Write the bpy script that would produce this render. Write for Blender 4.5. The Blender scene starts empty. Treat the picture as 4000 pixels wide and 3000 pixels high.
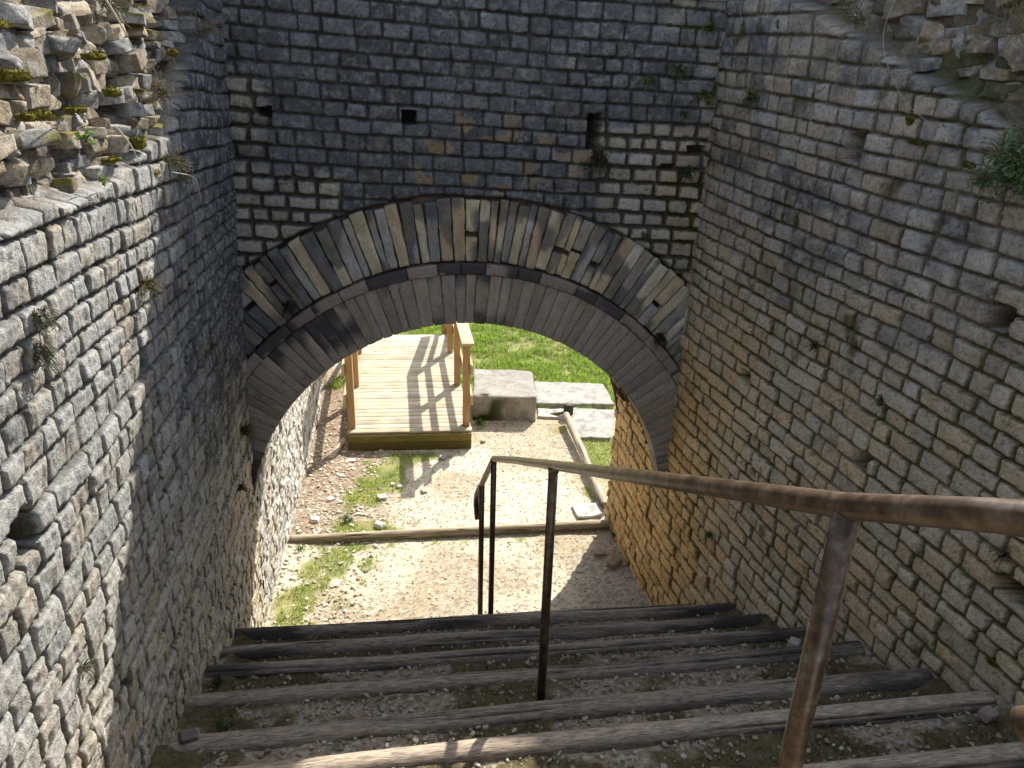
import bpy, math, random
import numpy as np
from mathutils import Vector, Matrix
S = bpy.context.scene
COL = S.collection
R = math.radians

# ------------------------------------------------------------------ camera
CZ = 3.40
PITCH, ROLL = R(22.4), R(-1.7)
f_ = np.array([0, math.cos(PITCH), -math.sin(PITCH)]); r_ = np.array([1., 0, 0]); u_ = np.cross(r_, f_)
cr, sr = math.cos(ROLL), math.sin(ROLL)
r2_ = cr*r_ - sr*u_; u2_ = cr*u_ + sr*r_
cam_d = bpy.data.cameras.new('camera'); cam = bpy.data.objects.new('camera', cam_d); COL.objects.link(cam)
cam_d.sensor_width = 36; cam_d.lens = 1650/2212*36; cam_d.clip_start = 0.02; cam_d.clip_end = 3000
cam.matrix_world = Matrix(((r2_[0], u2_[0], -f_[0], 0), (r2_[1], u2_[1], -f_[1], 0), (r2_[2], u2_[2], -f_[2], CZ), (0, 0, 0, 1)))
S.camera = cam

# ------------------------------------------------------------------ sky, sun, exposure
SUN = Vector((.43, .98, 1.0)).normalized()
EL = math.asin(SUN.z); AZ = math.atan2(SUN.x, SUN.y)
w = bpy.data.worlds.new('World'); S.world = w; w.use_nodes = True
nt = w.node_tree; nt.nodes.clear()
sky = nt.nodes.new('ShaderNodeTexSky'); sky.sky_type = 'NISHITA'; sky.sun_disc = False
sky.sun_elevation = EL; sky.sun_rotation = AZ; sky.air_density = 1.0; sky.dust_density = 1.2; sky.ozone_density = 1.0
bg = nt.nodes.new('ShaderNodeBackground'); bg.inputs[1].default_value = 0.15
ow = nt.nodes.new('ShaderNodeOutputWorld')
hs = nt.nodes.new('ShaderNodeHueSaturation'); hs.inputs['Saturation'].default_value = .62
nt.links.new(sky.outputs[0], hs.inputs['Color']); nt.links.new(hs.outputs[0], bg.inputs[0]); nt.links.new(bg.outputs[0], ow.inputs[0])
ld = bpy.data.lights.new('sun', 'SUN'); ld.energy = 4.2; ld.angle = R(0.55); ld.color = (1, .955, .88)
lo = bpy.data.objects.new('sun', ld); COL.objects.link(lo); lo.location = (6, 12, 14)
lo.rotation_mode = 'QUATERNION'; lo.rotation_quaternion = SUN.to_track_quat('Z', 'Y')
S.view_settings.view_transform = 'Standard'; S.view_settings.look = 'None'
S.view_settings.exposure = 1.1; S.view_settings.gamma = 1
S.render.engine = 'CYCLES'
S.cycles.max_bounces = 8; S.cycles.diffuse_bounces = 6

# ------------------------------------------------------------------ numpy helpers
def _h(ix, iy, iz, seed):
    h = (ix.astype(np.int64)*374761393 + iy.astype(np.int64)*668265263 + iz*2147483647 + seed*974634777) & 0xffffffff
    h = ((h ^ (h >> 13))*1274126177) & 0xffffffff
    h = ((h ^ (h >> 16))*2246822519) & 0xffffffff
    return ((h ^ (h >> 15)) & 0xffffff)/float(0xffffff)
def vn(x, y, seed=0):
    x = np.asarray(x, float); y = np.asarray(y, float)
    ix = np.floor(x); iy = np.floor(y); fx = x-ix; fy = y-iy
    fx = fx*fx*(3-2*fx); fy = fy*fy*(3-2*fy); z = 0
    a = _h(ix, iy, z, seed); b = _h(ix+1, iy, z, seed); c = _h(ix, iy+1, z, seed); d = _h(ix+1, iy+1, z, seed)
    return (a+(b-a)*fx)*(1-fy)+(c+(d-c)*fx)*fy
def fbm(x, y, seed=0, o=4, g=.5):
    s = 0; a = 1; t = 0
    for i in range(o):
        s = s+a*(vn(x, y, seed+i*17)-.5)*2; t += a; a *= g
        x = x*2.03+3.1; y = y*1.97+1.7
    return s/t
def vn3(p, seed=0):
    ip = np.floor(p); f = p-ip; f = f*f*(3-2*f); out = 0
    for dz in (0, 1):
        iz = (ip[:, 2]+dz).astype(np.int64)
        for dx in (0, 1):
            for dy in (0, 1):
                hh = _h(ip[:, 0]+dx, ip[:, 1]+dy, iz*7919, seed)
                wt = (f[:, 0] if dx else 1-f[:, 0])*(f[:, 1] if dy else 1-f[:, 1])*(f[:, 2] if dz else 1-f[:, 2])
                out = out+hh*wt
    return out
def fbm3(p, seed=0, o=3):
    s = 0; a = 1; t = 0
    for i in range(o):
        s = s+a*(vn3(p, seed+i*13)-.5)*2; t += a; a *= .5; p = p*2.02+5.3
    return s/t
def ss(a, b, x):
    t = np.clip((x-a)/(b-a), 0, 1); return t*t*(3-2*t)
def lerp(a, b, t):
    t = np.asarray(t)[..., None]; return np.asarray(a)*(1-t)+np.asarray(b)*t
def pal(t, cols):
    cols = np.array(cols); n = len(cols)-1; x = np.clip(t, 0, .9999)*n; i = x.astype(int); fr = (x-i)[..., None]
    return cols[i]*(1-fr)+cols[i+1]*fr

def link(o, parent=None):
    COL.objects.link(o)
    if parent is not None: o.parent = parent
    return o
def mesh_np(name, V, Q=None, T=None, C=None, mat=None, parent=None, smooth=True):
    V = np.asarray(V, np.float32); me = bpy.data.meshes.new(name)
    nq = 0 if Q is None else len(Q); ntri = 0 if T is None else len(T)
    me.vertices.add(len(V)); me.vertices.foreach_set('co', V.ravel())
    li = []; 
    if nq: li.append(np.asarray(Q, np.int32).ravel())
    if ntri: li.append(np.asarray(T, np.int32).ravel())
    li = np.concatenate(li); me.loops.add(len(li)); me.loops.foreach_set('vertex_index', li)
    me.polygons.add(nq+ntri)
    ls = np.concatenate([np.arange(nq)*4, nq*4+np.arange(ntri)*3]).astype(np.int32)
    lt = np.concatenate([np.full(nq, 4), np.full(ntri, 3)]).astype(np.int32)
    me.polygons.foreach_set('loop_start', ls); me.polygons.foreach_set('loop_total', lt)
    me.polygons.foreach_set('use_smooth', np.full(nq+ntri, smooth))
    me.update(calc_edges=True)
    if C is not None:
        at = me.color_attributes.new('col', 'FLOAT_COLOR', 'POINT')
        cc = np.ones((len(V), 4), np.float32); cc[:, :3] = C; at.data.foreach_set('color', cc.ravel())
    if mat: me.materials.append(mat)
    me.validate()
    return link(bpy.data.objects.new(name, me), parent)
def grid_quads(nu, nv, keep=None, flip=False):
    i = np.arange(nu-1)[:, None]*nv+np.arange(nv-1)[None, :]
    q = np.stack([i, i+nv, i+nv+1, i+1], -1)
    if flip: q = q[..., ::-1]
    q = q.reshape(-1, 4)
    if keep is not None: q = q[keep.reshape(-1)]
    return q
def tag(o, label=None, cat=None, group=None, kind=None):
    if label: o['label'] = label
    if cat: o['category'] = cat
    if group: o['group'] = group
    if kind: o['kind'] = kind
    return o
def empty(name, loc=(0, 0, 0)):
    o = bpy.data.objects.new(name, None); o.location = loc; o.empty_display_size = .1; COL.objects.link(o); return o
def adopt(child, parent):
    child.parent = parent; child.matrix_parent_inverse = Matrix.Translation(parent.location).inverted(); return child

# ------------------------------------------------------------------ materials
def mat_attr(name, rough=.9, bump=.4, sc=90., var=.25, spec=.25, transl=0., dist=.004, speck=0.):
    m = bpy.data.materials.new(name); m.use_nodes = True; n = m.node_tree; b = n.nodes['Principled BSDF']
    a = n.nodes.new('ShaderNodeAttribute'); a.attribute_name = 'col'
    tc = n.nodes.new('ShaderNodeTexCoord')
    no = n.nodes.new('ShaderNodeTexNoise'); no.inputs['Scale'].default_value = sc; no.inputs['Detail'].default_value = 6; no.inputs['Roughness'].default_value = .65
    n.links.new(tc.outputs['Object'], no.inputs['Vector'])
    mr = n.nodes.new('ShaderNodeMapRange'); mr.inputs[1].default_value = .25; mr.inputs[2].default_value = .75
    mr.inputs[3].default_value = 1-var; mr.inputs[4].default_value = 1+var
    n.links.new(no.outputs['Fac'], mr.inputs[0])
    mx = n.nodes.new('ShaderNodeVectorMath'); mx.operation = 'SCALE'
    n.links.new(a.outputs['Color'], mx.inputs[0]); n.links.new(mr.outputs[0], mx.inputs['Scale'])
    out = mx.outputs[0]
    fi = n.nodes.new('ShaderNodeTexNoise'); fi.inputs['Scale'].default_value = sc*3.3; fi.inputs['Detail'].default_value = 3; fi.inputs['Roughness'].default_value = .7
    n.links.new(tc.outputs['Object'], fi.inputs['Vector'])
    mf = n.nodes.new('ShaderNodeMapRange'); mf.inputs[1].default_value = .3; mf.inputs[2].default_value = .7; mf.inputs[3].default_value = 1-var*1.1; mf.inputs[4].default_value = 1+var*1.1
    n.links.new(fi.outputs['Fac'], mf.inputs[0])
    mxf = n.nodes.new('ShaderNodeVectorMath'); mxf.operation = 'SCALE'; n.links.new(out, mxf.inputs[0]); n.links.new(mf.outputs[0], mxf.inputs['Scale']); out = mxf.outputs[0]
    add = n.nodes.new('ShaderNodeMath'); add.operation = 'MULTIPLY_ADD'; add.inputs[1].default_value = .45
    n.links.new(fi.outputs['Fac'], add.inputs[0]); n.links.new(no.outputs['Fac'], add.inputs[2])
    if speck:
        n2 = n.nodes.new('ShaderNodeTexNoise'); n2.inputs['Scale'].default_value = sc*.45; n2.inputs['Detail'].default_value = 8; n2.inputs['Roughness'].default_value = .8
        n.links.new(tc.outputs['Object'], n2.inputs['Vector'])
        m2 = n.nodes.new('ShaderNodeMapRange'); m2.inputs[1].default_value = .36; m2.inputs[2].default_value = .46; m2.inputs[3].default_value = 1-speck; m2.inputs[4].default_value = 1
        n.links.new(n2.outputs['Fac'], m2.inputs[0])
        mx2 = n.nodes.new('ShaderNodeVectorMath'); mx2.operation = 'SCALE'
        n.links.new(out, mx2.inputs[0]); n.links.new(m2.outputs[0], mx2.inputs['Scale']); out = mx2.outputs[0]
    n.links.new(out, b.inputs['Base Color'])
    b.inputs['Roughness'].default_value = rough; b.inputs['Specular IOR Level'].default_value = spec
    if bump:
        bp = n.nodes.new('ShaderNodeBump'); bp.inputs['Strength'].default_value = bump; bp.inputs['Distance'].default_value = dist
        n.links.new(add.outputs[0], bp.inputs['Height']); n.links.new(bp.outputs[0], b.inputs['Normal'])
    if transl:
        tr = n.nodes.new('ShaderNodeBsdfTranslucent'); n.links.new(out, tr.inputs['Color'])
        ms = n.nodes.new('ShaderNodeMixShader'); ms.inputs[0].default_value = transl
        n.links.new(b.outputs[0], ms.inputs[1]); n.links.new(tr.outputs[0], ms.inputs[2])
        n.links.new(ms.outputs[0], n.nodes['Material Output'].inputs['Surface'])
    return m
M_WALL = mat_attr('old_limestone', .93, 1., 80, .32, .2, dist=.007, speck=.42)
M_VOUS = mat_attr('dressed_stone', .93, .9, 95, .26, .2, dist=.005, speck=.35)
M_GROUND = mat_attr('gravelly_earth', .97, .9, 130, .35, .1, dist=.006)
M_PEB = mat_attr('pebble', .9, .3, 150, .2, .25)
M_PLANT = mat_attr('leaf', .6, 0, 60, .2, .35, transl=.45)
M_DRY = mat_attr('dry_stem', .8, 0, 60, .2, .2)
M_MOSS = mat_attr('moss', .95, .5, 200, .35, .1, dist=.006)
M_EARTH = mat_attr('bank_earth', .97, .7, 20, .35, .1, dist=.03)
def mat_wood(name, c1, c2, stretch, sc=14., rough=.8, bump=.35, crack=0., stain=None):
    m = bpy.data.materials.new(name); m.use_nodes = True; n = m.node_tree; b = n.nodes['Principled BSDF']
    tc = n.nodes.new('ShaderNodeTexCoord'); mp = n.nodes.new('ShaderNodeMapping'); mp.inputs['Scale'].default_value = stretch
    n.links.new(tc.outputs['Object'], mp.inputs['Vector'])
    no = n.nodes.new('ShaderNodeTexNoise'); no.inputs['Scale'].default_value = sc; no.inputs['Detail'].default_value = 8; no.inputs['Roughness'].default_value = .62; no.inputs['Distortion'].default_value = .6
    n.links.new(mp.outputs[0], no.inputs['Vector'])
    cr_ = n.nodes.new('ShaderNodeValToRGB'); cr_.color_ramp.elements[0].position = .32; cr_.color_ramp.elements[1].position = .68
    cr_.color_ramp.elements[0].color = (*c1, 1); cr_.color_ramp.elements[1].color = (*c2, 1)
    n.links.new(no.outputs['Fac'], cr_.inputs[0])
    out = cr_.outputs[0]
    a = n.nodes.new('ShaderNodeAttribute'); a.attribute_name = 'col'
    mx = n.nodes.new('ShaderNodeVectorMath'); mx.operation = 'MULTIPLY'
    n.links.new(out, mx.inputs[0]); n.links.new(a.outputs['Color'], mx.inputs[1])
    n.links.new(mx.outputs[0], b.inputs['Base Color'])
    b.inputs['Roughness'].default_value = rough; b.inputs['Specular IOR Level'].default_value = .25
    bp = n.nodes.new('ShaderNodeBump'); bp.inputs['Strength'].default_value = bump; bp.inputs['Distance'].default_value = .003
    n.links.new(no.outputs['Fac'], bp.inputs['Height']); n.links.new(bp.outputs[0], b.inputs['Normal'])
    return m
M_DECKX = mat_wood('pine_board', (.38, .32, .22), (.60, .53, .39), (1, 9, 9), 9)
M_POST = mat_wood('pine_post', (.36, .215, .10), (.50, .33, .17), (9, 9, 1), 8)
M_RAILW = mat_wood('pine_rail', (.42, .30, .17), (.60, .46, .29), (9, 1, 9), 8)
M_FASC = mat_wood('greened_board', (.13, .10, .025), (.22, .17, .05), (1, 9, 9), 9)
M_LOG = mat_wood('weathered_log', (.10, .09, .08), (.46, .39, .30), (4.5, 34, 34), 5, .85, .9)
M_LOGP = mat_wood('bleached_log', (.22, .18, .12), (.50, .43, .32), (1.2, 12, 12), 6, .85, .6)
def mat_rust():
    m = bpy.data.materials.new('rusty_steel'); m.use_nodes = True; n = m.node_tree; b = n.nodes['Principled BSDF']
    tc = n.nodes.new('ShaderNodeTexCoord'); no = n.nodes.new('ShaderNodeTexNoise'); no.inputs['Scale'].default_value = 34; no.inputs['Detail'].default_value = 9; no.inputs['Roughness'].default_value = .68
    n.links.new(tc.outputs['Object'], no.inputs['Vector'])
    c = n.nodes.new('ShaderNodeValToRGB'); e = c.color_ramp.elements; e[0].position = .31; e[0].color = (.030, .024, .019, 1); e[1].position = .72; e[1].color = (.21, .165, .125, 1)
    k = e.new(.50); k.color = (.100, .062, .034, 1)
    n.links.new(no.outputs['Fac'], c.inputs[0]); n.links.new(c.outputs[0], b.inputs['Base Color'])
    b.inputs['Metallic'].default_value = .35; b.inputs['Roughness'].default_value = .33
    n2 = n.nodes.new('ShaderNodeTexNoise'); n2.inputs['Scale'].default_value = 140; n2.inputs['Detail'].default_value = 4; n.links.new(tc.outputs['Object'], n2.inputs['Vector'])
    bp = n.nodes.new('ShaderNodeBump'); bp.inputs['Strength'].default_value = .25; bp.inputs['Distance'].default_value = .001
    n.links.new(n2.outputs['Fac'], bp.inputs['Height']); n.links.new(bp.outputs[0], b.inputs['Normal'])
    return m
M_RUST = mat_rust()

# ------------------------------------------------------------------ shape builders
def masonry(U, V, seed, ch=(.088, .118), ln=(.10, .22), jw=.008, w=.016, jd=.025, rough=.005, pillow=.006, prot=.006, tilt=.03, wob=.010, holes=(), rad=(.10, .25), cprot=0., streak=0., vj=1., edge=.0034):
    """courses of squared rubble: height above the wall plane, random numbers per stone, mask of joints and darkened holes"""
    rs = np.random.RandomState(seed)
    Vw = V+wob*fbm(U*1.6, V*1.6, seed+1, 2)+.0035*fbm(U*11, V*11, seed+2, 2)
    Uw = U+.006*fbm(U*7, V*9, seed+3, 2)
    v0 = Vw.min()-.2; hs = rs.uniform(ch[0], ch[1], 400); edges = v0+np.cumsum(hs)
    ci = np.searchsorted(edges, Vw); top = edges[ci]; bot = edges[np.maximum(ci-1, 0)]
    left = np.zeros_like(U); right = np.zeros_like(U); sid = np.zeros(U.shape, np.int64)
    for c in range(ci.min(), ci.max()+1):
        m = ci == c
        L = rs.uniform(ln[0], ln[1], 600)
        L = np.where(rs.rand(600) < .12, L*1.35, L)
        e = Uw.min()-rs.uniform(.1, .5)+np.cumsum(L)
        if not m.any(): continue
        k = np.searchsorted(e, Uw[m]); left[m] = e[np.maximum(k-1, 0)]; right[m] = e[k]; sid[m] = c*1000+k
    r = [_h(sid, sid*0+q, 0, seed+50+q) for q in range(8)]
    hx = (right-left)/2-jw*vj/2-.002*r[6]; hy = (top-bot)/2-jw/2-.002*r[7]
    sk = (r[3]-.5)*.10                                  # slightly skewed joints
    px = Uw-(left+right)/2+sk*(Vw-(top+bot)/2); py = Vw-(top+bot)/2+(r[4]-.5)*.03*px
    rad_ = np.minimum(hx, hy)*(rad[0]+rad[1]*r[5])
    qx = np.abs(px)-hx+rad_; qy = np.abs(py)-hy+rad_
    sdf = np.minimum(np.maximum(qx, qy), 0)+np.sqrt(np.maximum(qx, 0)**2+np.maximum(qy, 0)**2)-rad_
    sdf = sdf+edge*fbm(U*34, V*34, seed+5, 3)
    face = prot*(r[0]*2-1)+tilt*((r[1]-.5)*px+(r[2]-.5)*py*1.5)
    nx = np.clip(px/np.maximum(hx, .01), -1, 1); ny = np.clip(py/np.maximum(hy, .01), -1, 1)
    face += pillow*((1-nx**2)*(1-ny**2)-.4)
    face += rough*fbm(U*17, V*17, seed+7, 5, .62)+cprot*(_h(ci, ci*0, 0, seed+60)*2-1)
    if streak: face += streak*fbm(U*60+.3*V, V*17, seed+8, 3, .6)+streak*1.6*np.minimum(0, fbm(U*30, V*22, seed+13, 3)+.15)
    t = np.clip(-sdf/w, 0, 1); pr = np.sqrt(1-(1-t)**2)
    jdd = jd*(.5+.9*vn(U*3, V*3, seed+9))+.004*fbm(U*60, V*60, seed+11, 2)
    h = -jdd*(1-pr)+face*pr
    hm = 0*U
    for (hu, hv, a, b, dep) in holes:
        d = np.maximum(np.abs(U-hu)/a, np.abs(V-hv)/b)+.18*fbm(U*25, V*25, seed+12, 2)
        h = h-dep*ss(1.05, .92, d); hm = np.maximum(hm, ss(1.08, .95, d))
    joint = np.maximum(1-ss(.15, .8, t), hm*1.15)  # hole interiors take the dark joint colour: dirt plus painted recess shade
    return h, r, joint, sid

GREY = [(.25, .24, .225), (.33, .315, .285), (.40, .38, .345), (.48, .455, .41)]
WARM = [(.27, .215, .145), (.36, .29, .20), (.43, .35, .24), (.52, .43, .30)]
def stone_cols(U, V, r, joint, seed, warm, dark, jointcol=(.075, .062, .045), mossm=None, lich=.3, lightness=1.):
    g = pal(.15+.7*r[0]+.25*fbm(U*9, V*9, seed+20, 3), GREY)
    wm = pal(.15+.7*r[1]+.25*fbm(U*9, V*9, seed+21, 3), WARM)
    wmask = np.clip(warm+(r[2]-.5)*.7+.35*fbm(U*7, V*7, seed+22, 3), 0, 1)
    c = lerp(g, wm, wmask)*lightness
    dmask = np.clip(dark+(r[3]-.5)*.25+.38*fbm(U*8, V*10, seed+23, 4), 0, 1)
    dmask = ss(.25, .75, dmask)
    c = lerp(c, np.array([.064, .066, .072])*(1+1.1*r[4][..., None]), dmask*.93)
    lm = ss(.52, .68, vn(U*38, V*38, seed+24)*.6+vn(U*90, V*90, seed+25)*.4)*lich
    c = lerp(c, (.42, .42, .40), lm*(.3+.7*vn(U*4, V*4, seed+26)))
    pit = ss(.70, .80, vn(U*55, V*55, seed+27)*.55+vn(U*120, V*120, seed+28)*.45)
    c = c*(1-.4*pit[..., None])
    c = lerp(c, np.asarray(jointcol)*(1+.6*fbm(U*30, V*30, seed+29, 2)[..., None]), joint*.85)
    if mossm is not None:
        mc = lerp((.030, .034, .010), (.085, .080, .016), vn(U*50, V*50, seed+31))
        c = lerp(c, mc, mossm)
    return np.clip(c, .004, .8)

_tpl = {}
def box_tpl(nx, ny, nz):
    """surface grid of a cube in [-1,1]^3, welded; extra lines near the edges"""
    k = (nx, ny, nz)
    if k in _tpl: return _tpl[k]
    def ln(n): 
        a = np.linspace(-1, 1, n+1); return np.unique(np.concatenate([a, [-.93, .93]]).round(5))
    ax = [ln(nx), ln(ny), ln(nz)]; V = []; Q = []; off = 0
    for d in range(3):
        a, b = (d+1) % 3, (d+2) % 3; A, B = ax[a], ax[b]
        for s in (-1, 1):
            g = np.zeros((len(A), len(B), 3)); g[..., a] = A[:, None]; g[..., b] = B[None, :]; g[..., d] = s
            V.append(g.reshape(-1, 3)); Q.append(grid_quads(len(A), len(B), flip=(s < 0))+off); off += len(A)*len(B)
    V = np.concatenate(V); Q = np.concatenate(Q)
    u, inv = np.unique((V*10000).round().astype(int), axis=0, return_inverse=True); inv = inv.ravel()
    r = (u/10000., inv[Q]); _tpl[k] = r; return r
def rbox(h, rad, n=(4, 4, 4)):
    T, Q = box_tpl(*n); h = np.asarray(h, float); P = T*h; rad = min(rad, h.min()*.95)
    inn = np.clip(P, -(h-rad), h-rad); d = P-inn; l = np.linalg.norm(d, axis=1, keepdims=True)
    return inn+d/np.maximum(l, 1e-9)*np.minimum(l, rad), Q
class Bag:
    def __init__(s): s.V = []; s.Q = []; s.T = []; s.C = []; s.n = 0
    def add(s, V, Q=None, C=None, T=None):
        if Q is not None and len(Q): s.Q.append(np.asarray(Q)+s.n)
        if T is not None and len(T): s.T.append(np.asarray(T)+s.n)
        s.V.append(V); s.C.append(np.broadcast_to(np.asarray(C if C is not None else (1, 1, 1.)), V.shape)); s.n += len(V)
    def build(s, name, mat, parent=None, smooth=True):
        return mesh_np(name, np.concatenate(s.V), np.concatenate(s.Q) if s.Q else None, np.concatenate(s.T) if s.T else None,
                       np.concatenate(s.C), mat, parent, smooth)
def rotm(rx, ry, rz):
    return np.array((Matrix.Rotation(rz, 3, 'Z') @ Matrix.Rotation(ry, 3, 'Y') @ Matrix.Rotation(rx, 3, 'X')))
def rock(h, seed, cuts=6, rough=.10, n=6, sq=.25):
    rs = np.random.RandomState(seed); h = np.asarray(h, float)
    P, Q = rbox(h, h.min()*sq, (n, n, n))
    for i in range(cuts):
        nn = rs.normal(size=3); nn /= np.linalg.norm(nn); d = np.abs(nn)@h*rs.uniform(.66, .92)
        k = P@nn-d; P = P-np.maximum(k, 0)[:, None]*nn*.93
    m = h.min(); P = P+P/np.linalg.norm(P, axis=1, keepdims=True)*(m*rough*fbm3(P/m*1.1, seed, 3))[:, None]
    return P, Q
def tube(bag, pts, rad, col=(1, 1, 1), seg=10, cap=True):
    pts = [Vector(p) for p in pts]; n = len(pts); rad = rad if hasattr(rad, '__len__') else [rad]*n
    V = []; prev = None
    for i, p in enumerate(pts):
        t = (pts[min(i+1, n-1)]-pts[max(i-1, 0)]).normalized()
        if prev is None: a = t.orthogonal().normalized()
        else: a = (prev-t*prev.dot(t)).normalized()
        prev = a; b = t.cross(a)
        for k in range(seg):
            th = 2*math.pi*k/seg; V.append(p+(a*math.cos(th)+b*math.sin(th))*rad[i])
    Q = [(i*seg+k, i*seg+(k+1) % seg, (i+1)*seg+(k+1) % seg, (i+1)*seg+k) for i in range(n-1) for k in range(seg)]
    T = []
    if cap:
        V.append(pts[0]); V.append(pts[-1]); c0, c1 = n*seg, n*seg+1
        T = [(c0, (k+1) % seg, k) for k in range(seg)]+[(c1, (n-1)*seg+k, (n-1)*seg+(k+1) % seg) for k in range(seg)]
    bag.add(np.array([tuple(v) for v in V]), np.array(Q), col, np.array(T) if T else None)
def catmull(P, n=8):
    P = [Vector(p) for p in P]; P = [P[0]*2-P[1]]+P+[P[-1]*2-P[-2]]; out = []
    for i in range(1, len(P)-2):
        for k in range(n):
            t = k/n; a, b, c, d = P[i-1], P[i], P[i+1], P[i+2]
            out.append(.5*((2*b)+(c-a)*t+(2*a-5*b+4*c-d)*t*t+(3*b-a-3*c+d)*t**3))
    out.append(P[-2]); return out
def blades(P, H, W, C, rs, lean=.5, up=None, curl=.6):
    """grass blades: 5 vertices each"""
    n = len(P); az = rs.uniform(0, 2*np.pi, n); d = np.stack([np.cos(az), np.sin(az), np.zeros(n)], 1)
    az2 = az+np.pi/2+rs.uniform(-.6, .6, n); s = np.stack([np.cos(az2), np.sin(az2), np.zeros(n)], 1)*W[:, None]/2
    ln_ = (rs.uniform(.1, 1, n)*lean)[:, None]*H[:, None]; upv = np.array([0, 0, 1.]) if up is None else up
    m = P+upv*(H*.55)[:, None]+d*ln_*.35; t = P+upv*(H*(1-.25*curl))[:, None]+d*ln_
    V = np.stack([P-s, P+s, m+s*.8, m-s*.8, t], 1).reshape(-1, 3); b = np.arange(n)*5
    Q = np.stack([b, b+1, b+2, b+3], 1); T = np.stack([b+3, b+2, b+4], 1)
    CC = np.repeat(C, 5, 0).reshape(n, 5, 3).copy(); CC[:, :2] *= .75; CC[:, 4] *= 1.1
    return V, Q, T, CC.reshape(-1, 3)
def scatter(bag, T, Q, pos, sc, C, rs, flat=.7):
    n = len(pos); ang = rs.uniform(0, 2*np.pi, n); c, s = np.cos(ang), np.sin(ang)
    q = T[None]*(sc[:, None]*np.stack([np.ones(n), rs.uniform(.6, 1, n), rs.uniform(.45, 1, n)*flat], 1))[:, None, :]
    x = q[..., 0]*c[:, None]-q[..., 1]*s[:, None]; y = q[..., 0]*s[:, None]+q[..., 1]*c[:, None]
    tl = rs.uniform(-.4, .4, n)[:, None]; z = q[..., 2]+x*tl
    V = np.stack([x, y, z], -1)+pos[:, None, :]
    nQ = (Q[None]+np.arange(n)[:, None, None]*len(T)).reshape(-1, Q.shape[1])
    bag.add(V.reshape(-1, 3), nQ, np.repeat(C, len(T), 0))
PEBS = []
for sd in range(1):
    T, Q = box_tpl(2, 2, 2); P = T/np.linalg.norm(T, axis=1, keepdims=True)**.75
    P = P*(1+.22*fbm3(P*1.3, 5, 2))[:, None]; PEBS.append((P, Q))
def cube_peb():
    T = np.array([(x, y, z) for x in (-1, 1) for y in (-1, 1) for z in (-1, 1)], float)*.75
    T = np.concatenate([T, np.array([(1.1, 0, 0), (-1.1, 0, 0), (0, 1.1, 0), (0, -1.1, 0), (0, 0, 1.05), (0, 0, -1.05)])])
    F = []
    for ax, s, c in ((0, 1, 8), (0, -1, 9), (1, 1, 10), (1, -1, 11), (2, 1, 12), (2, -1, 13)):
        idx = [i for i in range(8) if T[i][ax]*s > 0]; ctr = T[c]
        a, b = [k for k in range(3) if k != ax]
        idx.sort(key=lambda i: math.atan2(T[i][b], T[i][a]))
        for k in range(4):
            i, j = idx[k], idx[(k+1) % 4]; nrm = np.cross(T[i]-ctr, T[j]-ctr)
            F.append((c, i, j) if nrm@ctr > 0 else (c, j, i))
    return T, np.array(F)
CP_V, CP_T = cube_peb()
def scatter_small(bag, pos, sc, C, rs, flat=.7):
    n = len(pos); ang = rs.uniform(0, 2*np.pi, n); c, s = np.cos(ang), np.sin(ang)
    T = CP_V*(1+.0*CP_V)
    q = T[None]*(sc[:, None]*np.stack([np.ones(n), rs.uniform(.6, 1, n), rs.uniform(.5, 1, n)*flat], 1))[:, None, :]
    q = q*rs.uniform(.75, 1.25, (n, len(T), 1))
    x = q[..., 0]*c[:, None]-q[..., 1]*s[:, None]; y = q[..., 0]*s[:, None]+q[..., 1]*c[:, None]
    tl = rs.uniform(-.5, .5, n)[:, None]; z = q[..., 2]+x*tl
    V = np.stack([x, y, z], -1)+pos[:, None, :]
    nT = (CP_T[None]+np.arange(n)[:, None, None]*len(T)).reshape(-1, 3)
    bag.add(V.reshape(-1, 3), None, np.repeat(C, len(T), 0), nT)

# ================================================================== LAYOUT (metres)
A0 = np.array([-1.60, 3.94]); TD = np.array([.9877, .1564])        # arch wall front: origin, direction
ND = np.array([-TD[1], TD[0]])                                      # pointing away from the camera
THICK = 1.08; ACX, ACZ = 1.335, .78; R1a, R1b, R2a, R2b = 1.275, 1.560, 1.625, 1.985
def left_x(y, z):                                                    # face of the left wall
    y = np.asarray(y, float)
    x = np.interp(y, [-1.0, 3.94, 5.94, 7.2, 9.0], [-.665, -1.56, -1.80, -2.0, -2.36])
    return x+.043*np.asarray(z)*ss(6.2, 4.8, y)
def right_x(y, z):
    y = np.asarray(y, float)
    x = np.interp(y, [-1.0, 4.2, 4.5, 5.37], [2.60, 1.03, .955, .79])
    return x+.013*np.asarray(z)

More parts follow.
